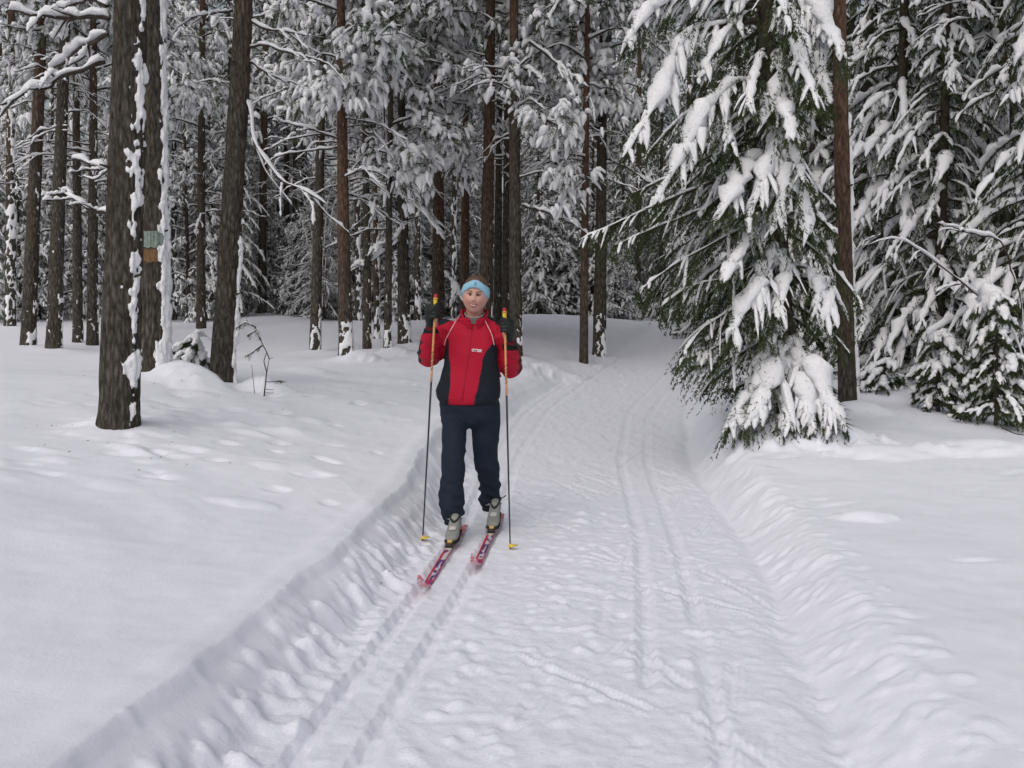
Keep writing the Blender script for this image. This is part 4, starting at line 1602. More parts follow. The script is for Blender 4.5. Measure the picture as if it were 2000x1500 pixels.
# ---- specks of bark and needles fallen on the snow
mb = MB()
rl = np.random.default_rng(9)
spots = [(543, 882), (450, 905), (365, 908), (1190, 828), (900, 960), (745, 1140), (760, 1135), (330, 870), (590, 890), (1110, 770)]
pts = []
for px_, py_ in spots:
    z = .2
    for _ in range(12):
        q = AZ(px_, py_, z)
        z = .5 * z + .5 * surf_z(q[0], q[1])
    pts.append((q[0], q[1]))
for k in range(110):
    p = PINES[[0, 1, 2, 3][k % 4]]['foot']
    pts.append((p[0] + rl.normal(0, .6), p[1] + rl.normal(-.2, .6)))
for i, (x, y) in enumerate(pts):
    L = rl.uniform(.005, .010) if i < len(spots) else rl.uniform(.004, .012)
    a = rl.uniform(0, 6.28)
    e = np.array([math.cos(a), math.sin(a), 0]) * L
    s_ = np.array([-math.sin(a), math.cos(a), 0]) * L * .4
    c0 = np.array([x, y, surf_z(x, y) + .003])
    u = np.array([0, 0, .005])
    mb.add([c0 - e, c0 + s_, c0 + e, c0 - s_, c0 + u], tris=[[0, 1, 4], [1, 2, 4], [2, 3, 4], [3, 0, 4]])
o = mb.build('bark_litter', M_WOOD)
tag(o, 'scattered dark specks of bark and needles on the snow', 'litter', kind='stuff')

# ------------------------------------------------------------------ the skier
M_CLOTH = attr_mat('jacket_cloth', .72, .2, .0, .25, 260, .002)
M_PANTS = plain('trouser_cloth', (0.012, 0.018, 0.030), .8, .2, .3, 160, .3)
M_SKIN = attr_mat('skin', .5, .35, 0, .1, 150, .001, .12)
M_GLOVE = plain('black_glove', (0.008, 0.011, 0.010), .55, .35, .3, 120, .3)
M_BAND = plain('light_blue_knit', (0.27, 0.47, 0.60), .9, .1, .06, 300, .4)
M_BLUE = plain('dark_blue_print', (0.03, 0.09, 0.22), .9, .1, .1, 50)
M_HAIR = plain('brown_hair', (0.095, 0.050, 0.030), .55, .4, .45, 60, .6)
M_WHITE = plain('white_print', (0.78, 0.70, 0.72), .6, .3, .03, 40)
M_PIPE = plain('pale_piping', (0.75, 0.42, 0.44), .6, .3, .03, 40)
M_GREY = plain('grey_gaiter', (0.16, 0.155, 0.14), .9, .1, .1, 200, .3)
M_EYEW = plain('eye_white', (0.42, 0.38, 0.36), .3, .5, .02, 40)
M_IRIS = plain('eye_iris', (0.05, 0.055, 0.05), .25, .5, .1, 40)
M_BROW = plain('brow_hair', (0.24, 0.135, 0.085), .8, .1, .2, 60)
M_TEETH = plain('teeth', (0.60, 0.55, 0.50), .4, .4, .03, 40)
M_LIP = plain('lips', (0.34, 0.115, 0.10), .5, .3, .1, 80)

PD = 6.75
person_loc = AZ(912, 1040, 0.0)
person = empty('person', person_loc)
tag(person, 'smiling skier in red and navy jacket with light blue headband, standing on skis', 'person')
PO = np.array(person.location)


def voxel(mb, name, size, smooth_it=4, factor=.5):
    """join closed shapes into one continuous surface"""
    me = mb.mesh(name + '_raw', M_SKIN)
    ob = bpy.data.objects.new(name + '_raw', me)
    COL.objects.link(ob)
    m = ob.modifiers.new('r', 'REMESH')
    m.mode = 'VOXEL'
    m.voxel_size = size
    if smooth_it:
        s = ob.modifiers.new('s', 'SMOOTH')
        s.iterations = smooth_it
        s.factor = factor
    dg = bpy.context.evaluated_depsgraph_get()
    out = bpy.data.meshes.new_from_object(ob.evaluated_get(dg))
    bpy.data.objects.remove(ob)
    bpy.data.meshes.remove(me)
    out.name = name
    return out


def get_vn(me):
    n = len(me.vertices)
    v = np.empty(n * 3, np.float32)
    me.vertices.foreach_get('co', v)
    nn = np.empty(n * 3, np.float32)
    me.vertex_normals.foreach_get('vector', nn)
    return v.reshape(-1, 3).astype(float), nn.reshape(-1, 3).astype(float)


def finish(me, V, mat, origin=PO, col=None):
    me.vertices.foreach_set('co', (V - origin).astype(np.float32).ravel())
    me.materials.clear()
    me.materials.append(mat)
    me.polygons.foreach_set('use_smooth', np.ones(len(me.polygons), bool))
    me.polygons.foreach_set('material_index', np.zeros(len(me.polygons), np.int32))
    if col is not None:
        ca = me.color_attributes.new('Col', 'FLOAT_COLOR', 'POINT')
        c4 = np.concatenate([col, np.ones((len(col), 1))], 1)
        ca.data.foreach_set('color', c4.astype(np.float32).ravel())
    me.update()


def limb(mb, pts, radii, n=24, sides=20, squash=1.0):
    P = resample(pts, n)
    d = np.concatenate([[0], np.cumsum(np.linalg.norm(np.diff(np.asarray(pts), axis=0), axis=1))])
    u = np.linspace(0, d[-1], n)
    r = np.interp(u, d, radii)
    T = np.gradient(P, axis=0)
    T /= np.linalg.norm(T, axis=1, keepdims=True)
    rings = []
    a = np.array([1.0, 0, 0])
    for i in range(n):
        b = np.cross(T[i], a)
        b /= np.linalg.norm(b)
        a = np.cross(b, T[i])
        a /= np.linalg.norm(a)
        rings.append((P[i], a * r[i], b * r[i] * squash))
    # rounded ends
    rings = [(P[0] - T[0] * r[0] * .6, rings[0][1] * .5, rings[0][2] * .5)] + rings + [(P[-1] + T[-1] * r[-1] * .6, rings[-1][1] * .5, rings[-1][2] * .5)]
    mb.loft(rings, sides=sides)
    return P, r


X1, Y1 = np.array([1.0, 0, 0]), np.array([0, 1.0, 0])


def ell(px, py, d, wpx, depth, tilt=0.0, cdx=0.0):
    k = d / 2000.0
    return (A(px, py, d), X1 * wpx / 2 * k, Y1 * depth / 2 + np.array([0, 0, tilt]))


# joints
SH_L, EL_L, WR_L, HA_L = A(872, 640, 6.74), A(837, 700, 6.80), A(843, 650, 6.58), A(848, 618, 6.50)
SH_R, EL_R, WR_R, HA_R = A(982, 650, 6.74), A(998, 722, 6.80), A(997, 678, 6.58), A(988, 647, 6.50)
HIP_L, KN_L, AN_L = A(888, 800, 6.75), A(885, 895, 6.64), A(884, 1016, 6.56)
HIP_R, KN_R, AN_R = A(947, 800, 6.77), A(951, 893, 6.82), A(956, 990, 6.98)
HEAD = A(928.5, 575, 6.69)

# --- body: one continuous surface under the clothes, head and face included
def head_points(n=120):
    th = np.linspace(0, np.pi, n)
    ph = np.linspace(0, 2 * np.pi, n, endpoint=False)
    PH, TH = np.meshgrid(ph, th)
    x = np.sin(TH) * np.cos(PH)
    y = np.sin(TH) * np.sin(PH)          # -y is the face
    z = np.cos(TH)
    X = x * .085
    Y = y * np.where(y > 0, .100, .090)
    Z = z * np.where(z > 0, .122, .126)
    low = np.clip(-z, 0, 1)
    X = X * (1 - .15 * low ** 1.8)
    Y = Y * np.where(y > 0, 1 - .42 * low ** 1.5, 1 - .02 * low)
    # flatten the face
    fr = np.clip(-y, 0, 1) ** 1.5
    Y = Y + fr * .006 * (1 - np.abs(x)) * (z < .6)

    def g(cx, cz, sx, sz):
        return np.exp(-((X - cx) / sx) ** 2 - ((Z - cz) / sz) ** 2) * (y < 0)
    Y = Y - .019 * g(0, -.036, .0115, .012) - .009 * g(0, -.014, .0080, .022)        # nose
    Y = Y - .006 * g(.013, -.042, .008, .008) - .006 * g(-.013, -.042, .008, .008)   # nostril wings
    Y = Y + .011 * g(.031, .000, .019, .012) + .011 * g(-.031, .000, .019, .012)     # eye sockets
    Y = Y - .002 * g(.031, .022, .024, .008) - .002 * g(-.031, .022, .024, .008)     # brows
    Y = Y - .011 * g(.040, -.040, .021, .019) - .011 * g(-.040, -.040, .021, .019)   # cheeks
    Y = Y - .007 * g(0, -.072, .024, .012) - .008 * g(0, -.108, .020, .014)          # mouth, chin
    Y = Y + .004 * g(0, -.089, .018, .006)
    return X, Y, Z


# head rotation: slight tilt and turn
ROT = np.array(Matrix.Rotation(R(6.5), 3, 'Y') @ Matrix.Rotation(R(-4), 3, 'Z') @ Matrix.Rotation(R(2), 3, 'X'))


def headloc(P):
    return np.asarray(P) @ ROT.T + HEAD


hx, hy, hz = head_points()
mb = MB()
Hp = headloc(np.stack([hx, hy, hz], -1).reshape(-1, 3)).reshape(hx.shape + (3,))
mb.grid(Hp, close_u=True, flip=False)
for sx in (-1, 1):                                                       # ears
    mb.loft([(headloc([sx * .072, .012, -.030]), ROT[:, 1] * .008, ROT[:, 2] * .012), (headloc([sx * .080, .014, -.012]), ROT[:, 1] * .017, ROT[:, 2] * .028),
             (headloc([sx * .085, .020, -.008]), ROT[:, 1] * .015, ROT[:, 2] * .026)], sides=16)
limb(mb, [headloc([0, .02, -.06]), A(927, 622, 6.75), A(925, 640, 6.77)], [.055, .056, .062])
mb.loft([ell(925, 630, 6.76, 55, .11), ell(926, 645, 6.77, 112, .15), ell(925, 690, 6.77, 100, .18), ell(920, 740, 6.77, 86, .17), ell(917, 790, 6.76, 98, .19), ell(917, 815, 6.76, 92, .18)], sides=28)
for a, b, c_, h in ((SH_L, EL_L, WR_L, HA_L), (SH_R, EL_R, WR_R, HA_R)):
    limb(mb, [a, b, c_, h], [.045, .038, .026, .026])
for a, b, c_ in ((HIP_L, KN_L, AN_L), (HIP_R, KN_R, AN_R)):
    limb(mb, [a, b, c_], [.066, .048, .038])
body_me = voxel(mb, 'body', .0064, 2, .4)
V, N = get_vn(body_me)
Lh = (V - HEAD) @ ROT
col = np.tile(np.array([[.56, .315, .250]]), (len(V), 1))


def blend(mask, c):
    global col
    col = col * (1 - mask[:, None]) + np.array(c)[None] * mask[:, None]


fr = (Lh[:, 1] < -.03)
gg = lambda cx, cz, sx, sz: np.exp(-((Lh[:, 0] - cx) / sx) ** 2 - ((Lh[:, 2] - cz) / sz) ** 2) * fr
blend(.50 * (gg(.043, -.036, .022, .018) + gg(-.043, -.036, .022, .018)), (.56, .22, .18))
blend(.35 * gg(0, -.04, .012, .010), (.56, .24, .19))
blend(.30 * (gg(.031, .004, .020, .010) + gg(-.031, .004, .020, .010)), (.30, .13, .09))
finish(body_me, V, M_SKIN, PO, col)
link('body', body_me, person)


def head_front(x, z, off=.0):
    """point of the face surface in head coordinates"""
    sel = (hy < 0)
    d = (hx - x) ** 2 + (hz - z) ** 2 + np.where(sel, 0, 1)
    i = np.unravel_index(np.argmin(d), d.shape)
    return np.array([x, hy[i] - off, z])


for sx in (-1, 1):
    ec = head_front(sx * .031, -.001)
    mb = MB()
    mb.loft([(headloc(ec + [sx * -.0145, .002, -.001]), ROT[:, 1] * .001, ROT[:, 2] * .0008), (headloc(ec + [-sx * .008, -.0015, 0]), ROT[:, 1] * .003, ROT[:, 2] * .0032),
             (headloc(ec + [0, -.0025, .0005]), ROT[:, 1] * .003, ROT[:, 2] * .0033), (headloc(ec + [sx * .009, -.001, 0]), ROT[:, 1] * .003, ROT[:, 2] * .0033),
             (headloc(ec + [sx * .016, .003, -.001]), ROT[:, 1] * .001, ROT[:, 2] * .0008)], sides=14)
    ey = mb.build('eye', M_EYEW, person, PO)
    mb = MB()
    mb.loft([(headloc(ec + [0, -.0035, .0005]), ROT[:, 0] * .0058, ROT[:, 2] * .0040), (headloc(ec + [0, -.0062, .0005]), ROT[:, 0] * .0050, ROT[:, 2] * .0034)], sides=14)
    mb.build('iris', M_IRIS, ey, PO)
    mb = MB()                                                           # upper lid line and lashes
    t = np.linspace(-1, 1, 9)
    P = np.array([headloc(ec + [sx * .0165 * q, -.0045 + .005 * q * q, .0052 * (1 - q * q) + .0006]) for q in t])
    mb.tubes(P, .0015 * (1.15 - np.abs(t) ** 2 * .6), 6)
    mb.build('eyelashes', M_IRIS, ey, PO)
    mb = MB()
    P = np.array([headloc(head_front(sx * (.013 + .036 * (q + 1) / 2), .019 + .0045 * (1 - (q - .3) ** 2), .001)) for q in t])
    mb.tubes(P, .0030 * (1.1 - .6 * ((t + 1) / 2) ** 2), 6)
    mb.build('eyebrow', M_BROW, person, PO)
# smiling mouth: lips around a strip of teeth
t = np.linspace(-1, 1, 15)
def mouth_pt(q, dz, off):
    return headloc(head_front(.030 * q, -.0690 + .0120 * q * q + dz * (1 - q * q), off))
mb = MB()
mb.tubes(np.array([mouth_pt(q, .0050, .0015) for q in t]), .0030 * (1 - .75 * t ** 2) + .0006, 8)
mb.tubes(np.array([mouth_pt(q, -.0070, .0020) for q in t]), .0040 * (1 - .75 * t ** 2) + .0006, 8)
mo = mb.build('lips', M_LIP, person, PO)
mb = MB()
mb.tubes(np.array([mouth_pt(q, -.0010, .0006) for q in t * .8]), .0042 * (1 - .6 * t ** 2), 8)
mb.build('teeth', M_TEETH, mo, PO)
mb = MB()
mb.tubes(np.array([mouth_pt(q, -.0002, .0022) for q in t * .98]), np.full(15, .0007), 5)
mb.tubes(np.array([mouth_pt(q, -.0034, .0022) for q in t * .9]), np.full(15, .0007), 5)
mb.build('mouth_line', M_IRIS, mo, PO)

# headband
ph = np.linspace(0, 2 * np.pi, 64, endpoint=False)
rows = []
for v, puff in ((0, -.002), (.06, .006), (.5, .0085), (.94, .006), (1, -.002)):
    row = []
    for a in ph:
        fy = -math.sin(a)                   # 1 at the front
        side = abs(math.cos(a))
        zb = .044 - .066 * side ** 2.4 + (-.035 if fy < 0 else 0) * (1 - side)
        zt_ = .096 - .040 * side ** 2 - (.040 * (1 - side) if fy < 0 else 0)
        z = zb + (zt_ - zb) * v
        q = math.sqrt(max(.05, 1 - (max(z, 0) / .126) ** 2))
        rx, ry = .086 * q, (.102 if fy < 0 else .092) * q
        row.append([math.cos(a) * (rx + puff), math.sin(a) * (ry + puff), z])
    rows.append(row)
mb = MB()
mb.grid(headloc(np.array(rows).reshape(-1, 3)).reshape(5, 64, 3), close_u=True)
hb = mb.build('headband', M_BAND, person, PO)
# small emblem on the band
mb = MB()
t = np.linspace(0, 2 * np.pi, 20)
def band_pt(x, z, off=.0098):
    q = math.sqrt(max(.05, 1 - (z / .126) ** 2))
    rx, ry = .086 * q, .092 * q
    return headloc([x, -math.sqrt(max(0, 1 - (x / rx) ** 2)) * ry - off, z])
mb.tubes(np.array([band_pt(.002 + .0052 * math.cos(a), .069 + .0065 * math.sin(a)) for a in t]), np.full(20, .0013), 6)
mb.tubes(np.array([band_pt(.002 + .004 * q, .078 + .006 * q) for q in np.linspace(-.6, .8, 6)]), np.full(6, .0014), 6)
mb.build('emblem', M_BLUE, hb, PO)

# hair: strands swept back over the skull to a knot
mb = MB()
PHh, THh = np.meshgrid(np.linspace(0, 2 * np.pi, 80, endpoint=False), np.linspace(0.02, 1.95, 40))
x = np.sin(THh) * np.cos(PHh)
y = np.sin(THh) * np.sin(PHh)
z = np.cos(THh)
fib = .004 * vnoise(np.sin(THh) * np.cos(PHh) * 34, THh * 1.0, 0 * THh, seed=8)
back = np.clip(y + .2, 0, 1)
P = np.stack([x * (.088 + fib), y * (np.where(y > 0, .110, .092) + fib), z * (.1275 + fib)], -1)
mask_low = (z < .46) & (y < .1)
P[mask_low] *= .88
mb.grid(headloc(P.reshape(-1, 3)).reshape(P.shape), close_u=True)
ha = mb.build('hair', M_HAIR, person, PO)
mb = MB()
limb(mb, [headloc([.0, .10, .03]), headloc([.0, .135, .01]), headloc([.0, .14, -.03])], [.03, .032, .018])
mb.build('hair_knot', M_HAIR, ha, PO)

# --- jacket
mb = MB()
torso = [ell(926, 628, 6.76, 84, .13), ell(926, 640, 6.76, 122, .185), ell(925, 655, 6.76, 126, .215), ell(923, 685, 6.75, 112, .235), ell(921, 715, 6.75, 110, .240),
         ell(918, 742, 6.75, 120, .255), ell(915, 762, 6.745, 127, .265), ell(915, 776, 6.74, 122, .255), ell(916, 784, 6.74, 112, .235)]
mb.loft(torso, sides=40, power=2.35)
mb.loft([ell(927, 646, 6.755, 86, .16), ell(927, 628, 6.745, 72, .150), ell(927, 622, 6.740, 68, .150)], sides=32)   # collar body
SLV = {}
for nm, (a, b, c_, h) in (('L', (SH_L, EL_L, WR_L, HA_L)), ('R', (SH_R, EL_R, WR_R, HA_R))):
    cuff = c_ + (h - c_) * .05
    fore = b * .5 + c_ * .5
    inn = np.array([.012 if nm == 'L' else -.012, 0, 0])
    SLV[nm] = limb(mb, [a + inn, a * .45 + b * .55, b, fore, cuff], [.074, .074, .074, .071, .046], n=34)
jk = voxel(mb, 'jacket', .0056, 5, .5)
V, N = get_vn(jk)
# distance to sleeve axes
def dist_axis(V, P):
    return np.sqrt(((V[:, None] - P[None, ::2]) ** 2).sum(-1)).min(1)
dL, dR = dist_axis(V, SLV['L'][0]), dist_axis(V, SLV['R'][0])
px, py = to_px(V)
slL = (dL < .094) & (px < 873 + .0 * py)
slR = (dR < .094) & (px > 968)
sleeve = slL | slR
# folds: across the sleeves, soft drapes on the body, gathered hem
fold = .009 * vnoise(V[:, 0] * 9, V[:, 1] * 9, V[:, 2] * 30, seed=3) * sleeve
fold += .012 * (.5 - np.abs(vnoise(V[:, 0] * 16 + V[:, 2] * 9, V[:, 1] * 10, V[:, 2] * 22, seed=5))) * sleeve
fold += .010 * (.45 - np.abs(vnoise(V[:, 0] * 7 + V[:, 2] * 5, V[:, 1] * 6, V[:, 2] * 6 - V[:, 0] * 4, seed=26))) * ~sleeve
fold += .008 * vnoise(V[:, 0] * 13 + V[:, 2] * 4, V[:, 1] * 12, V[:, 2] * 6, seed=6) * ~sleeve
fold += .0045 * vnoise(V[:, 0] * 30, V[:, 1] * 30, V[:, 2] * 14, seed=9) * sstep(740, 770, py) * ~sleeve
V2 = V + N * fold[:, None]
# the collar opens in front: press the rim down there
RED, NAVY, DARK = np.array([.42, .008, .030]), np.array([.010, .014, .021]), np.array([.008, .010, .012])
wobx = 1.2 * vnoise(py * .08, 0, seed=2)
col = np.tile(RED[None], (len(V), 1))
front = N[:, 1] < .35
lx = np.interp(py, [655, 662, 700, 740, 790], [868, 876, 877.5, 880.5, 877]) + wobx
rx = np.interp(py, [655, 672, 684, 700, 740, 790], [970, 960, 950, 943, 936, 926]) + wobx
side_panel = ((px < lx) | (px > rx)) & (py > 655) & ~sleeve
side_panel |= (~front) & (py > 665) & ~sleeve & ((px < 885) | (px > 955))
col[side_panel] = NAVY
yokeL = (px < 899) & (py < 634 - (px - 862) * .44) & (py > 622.5 - (px - 860) * .44) & (px > 856)
yokeR = (px > 948) & (py < 619 + (px - 948) * .62) & (py > 609.0 + (px - 950) * .60) & (px < 989)
col[(yokeL | yokeR)] = NAVY
# black strips along the outer forearm and the cuffs
cuffm = (np.sqrt(((V - WR_L) ** 2).sum(1)) < .056) | (np.sqrt(((V - WR_R) ** 2).sum(1)) < .056)
col[cuffm & sleeve & (dL * 0 + py < 652) & slL] = DARK
col[cuffm & slR & (py < 684)] = DARK
col[slL & (px < 821.5 + 2 * np.sin(py * .35))] = DARK
col[slR & (px > 1012.5 + 2 * np.sin(py * .3))] = np.array([.10, .004, .010])
# zip line in the front
zipm = (np.abs(px - np.interp(py, [625, 788], [925.5, 902])) < .9) & front & (py > 630) & ~sleeve
col[zipm] = RED * .55
finish(jk, V2, M_CLOTH, PO, col)
jo = link('jacket', jk, person)

from mathutils.bvhtree import BVHTree
jk.calc_loop_triangles()
bvh = BVHTree.FromPolygons([v.co[:] for v in jk.vertices], [p.vertices[:] for p in jk.polygons])


def on_jacket(x, y, off=.002):
    """point on the jacket's front seen at photo pixel x, y"""
    o = Vector((0, 0, CAM_Z)) - Vector(PO)
    t = Vector(A(x, y, 6.0)) - Vector(PO)
    hit = bvh.ray_cast(o, (t - o).normalized())
    p = hit[0] if hit[0] is not None else Vector(A(x, y, 6.62)) - Vector(PO)
    n = hit[1] if hit[1] is not None else Vector((0, -1, 0))
    if n.y > 0:
        n = -n
    return np.array(p + n * off) + PO


for poly in ([(899, 614), (889, 630), (878, 648), (870, 664), (868, 674)], [(945, 622), (952, 636), (959, 650), (963, 662), (965, 674)]):
    P = resample([np.array([x, y, 0.]) for x, y in poly], 16)
    P = np.array([on_jacket(q[0], q[1], .0012) for q in P])
    for _ in range(2):
        P[1:-1] = (P[:-2] + 2 * P[1:-1] + P[2:]) / 4
    mb = MB()
    mb.tubes(P, np.full(16, .0032), 6)
    mb.build('piping', M_PIPE, jo, PO)


def text_mesh(body, size, shear=0.0, extrude=.0006):
    cu = bpy.data.curves.new('lettering', 'FONT')
    cu.body = body
    cu.size = size
    cu.shear = shear
    cu.extrude = extrude
    cu.offset = size * .035
    cu.align_x = 'LEFT'
    ob = bpy.data.objects.new('lettering', cu)
    COL.objects.link(ob)
    dg = bpy.context.evaluated_depsgraph_get()
    me = bpy.data.meshes.new_from_object(ob.evaluated_get(dg))
    bpy.data.objects.remove(ob)
    return me


# chest print: a round O with slanted block letters
def lay_on_jacket(me, x0, y0, sx, slope, off=.0025):
    V, _ = get_vn(me)
    w = V[:, 0].max() - V[:, 0].min()
    k = sx / w
    out = np.empty_like(V)
    for i, v in enumerate(V):
        X = x0 + (v[0] - V[:, 0].min()) * k
        Y = y0 - v[1] * k + (X - x0) * slope
        out[i] = on_jacket(X, Y, off + max(0, v[2]))
    return out


me = text_mesh('OTSIK', .03, .18)
Vt = lay_on_jacket(me, 921.5, 686.0, 20.5, .10)
finish(me, Vt, M_WHITE, PO)
link('chest_lettering', me, jo)

# neck gaiter inside the collar
mb = MB()
rings = [(A(927, 632, 6.735), X1 * .066, Y1 * .072), (A(927, 624, 6.725), X1 * .064, Y1 * .070), (A(927, 615, 6.72), X1 * .062, Y1 * .068 + np.array([0, 0, .02])),
         (A(927, 610, 6.72), X1 * .060, Y1 * .066 + np.array([0, 0, .03]))]
mb.loft(rings, sides=32, cap=False)
ga = mb.build('neck_gaiter', M_GREY, person, PO)
a = np.linspace(0, 2 * np.pi, 40)
mb = MB()
mb.tubes(np.array([A(927, 612, 6.72) + X1 * .0635 * math.cos(q) + (Y1 * .0695 + np.array([0, 0, .026])) * math.sin(q) for q in a]), np.full(40, .0028), 6)
mb.build('gaiter_rim', plain('pale_rim', (.42, .40, .37), .9, .1, .05, 50), ga, PO)
# stand-up collar flaps with the open V
mb = MB()
rows = []
for v in np.linspace(0, 1, 6):
    row = []
    for q in np.linspace(-.93, .93, 40):
        ang = q * math.pi + math.pi / 2            # opening at the front
        fr_ = max(0, -math.sin(ang))
        c0 = A(927, 640 - v * 36 * (1 - .80 * fr_ ** 1.5), 6.735)
        rx_, ry_ = .083 + .010 * v - .008 * (v - .5) ** 2, .090 + .012 * v
        row.append(c0 + X1 * rx_ * math.cos(ang) + Y1 * ry_ * math.sin(ang))
    rows.append(row)
rows = np.array(rows)
inner = rows[::-1].copy()
cen = np.array([A(927, 620, 6.735)[0], 6.735, 0])
inner[..., :2] = cen[:2] + (inner[..., :2] - cen[:2]) * .93
mb.grid(np.concatenate([rows, inner]))
M_RED = plain('red_cloth', (.40, .008, .030), .72, .2, .12, 200, .25)
mb.build('collar', M_RED, jo, PO)
# elastic hem
mb = MB()
rings = []
for py_, w_, dd in ((774, 121, .262), (778, 120, .262), (783, 116, .252), (788, 112, .245)):
    rings.append(ell(915.5, py_, 6.742, w_, dd))
mb.loft(rings, sides=60, power=2.3)
hem = mb.mesh('hem', M_CLOTH)
V, N = get_vn(hem)
pxh, pyh = to_px(V)
colh = np.tile(NAVY[None], (len(V), 1))
colh[(pxh > 878) & (pxh < 926) & (V[:, 1] < 6.742)] = RED
finish(hem, V, M_CLOTH, PO, colh)
link('hem', hem, jo)

# --- trousers
mb = MB()
mb.loft([ell(916, 768, 6.75, 112, .22), ell(917, 790, 6.75, 121, .245), ell(918, 812, 6.755, 120, .235), ell(916, 826, 6.755, 90, .20), ell(914, 838, 6.755, 40, .13)], sides=36, power=2.3)
LEGS = []
for pts, rad in (([A(889, 800, 6.76), A(887, 850, 6.70), A(885, 900, 6.64), A(883, 950, 6.60), A(882, 985, 6.57), A(882, 1003, 6.565), A(884, 1014, 6.56)],
                  [.100, .084, .080, .077, .080, .084, .056]),
                 ([A(947, 800, 6.77), A(948, 850, 6.80), A(949, 900, 6.84), A(956, 945, 6.91), A(957, 965, 6.95), A(956, 976, 6.965), A(956, 988, 6.98)],
                  [.104, .096, .081, .077, .077, .080, .052])):
    LEGS.append(limb(mb, pts, rad, n=60, sides=26))
tr_me = voxel(mb, 'trousers', .0080, 4, .5)
V, N = get_vn(tr_me)
px, py = to_px(V)
low = sstep(860, 990, py)
fold = .008 * vnoise(V[:, 0] * 9, V[:, 1] * 7, V[:, 2] * 7, seed=3)
fold += (.009 + .016 * low) * (.45 - np.abs(vnoise(V[:, 0] * 6 + 3, V[:, 1] * 6, V[:, 2] * 15 + V[:, 0] * 6, seed=14)))
fold += .009 * low * vnoise(V[:, 0] * 12, V[:, 1] * 10, V[:, 2] * 34, seed=15)
fold += .006 * np.abs(vnoise(V[:, 0] * 8 + V[:, 2] * 10, V[:, 1] * 5, V[:, 2] * 7, seed=16)) * sstep(900, 800, py)
fold -= fold.mean() + .003
finish(tr_me, V + N * fold[:, None], M_PANTS, PO)
to = link('trousers', tr_me, person)
for (P, r), nm in zip(LEGS, 'LR'):                        # ankle cuffs
    mb = MB()
    c0 = P[-1]
    w = .054 if nm == 'L' else .050
    mb.loft([(c0 + np.array([0, 0, .02]), X1 * w, Y1 * w * 1.05), (c0, X1 * (w + .002), Y1 * w * 1.08), (c0 - np.array([0, 0, .028]), X1 * w, Y1 * w * 1.06), (c0 - np.array([0, 0, .033]), X1 * w * .9, Y1 * w * .95)], sides=28)
    mb.build('ankle_cuff', M_PANTS, to, PO)

# ------------------------------------------------------------------ poles
M_SHAFT = plain('dark_shaft', (0.012, 0.013, 0.022), .35, .5, .15, 60)
M_ORANGE = plain('orange_shaft', (0.56, 0.26, 0.10), .35, .5, .15, 40)
M_YELLOW = plain('yellow_plastic', (0.66, 0.47, 0.03), .4, .5, .08, 60)
M_REDP = plain('red_plastic', (0.36, 0.010, 0.020), .4, .5, .1, 60)
M_STRAP = plain('dark_strap', (0.012, 0.012, 0.016), .8, .2, .2, 80)
M_PRINT = plain('dark_print', (0.03, 0.02, 0.03), .5, .3, .1, 80)

POLE = {}


def plant(px, py):
    z = .012
    for _ in range(4):
        p = AZ(px, py, z)
        z = surf_z(p[0], p[1]) + .016
    return AZ(px, py, z)


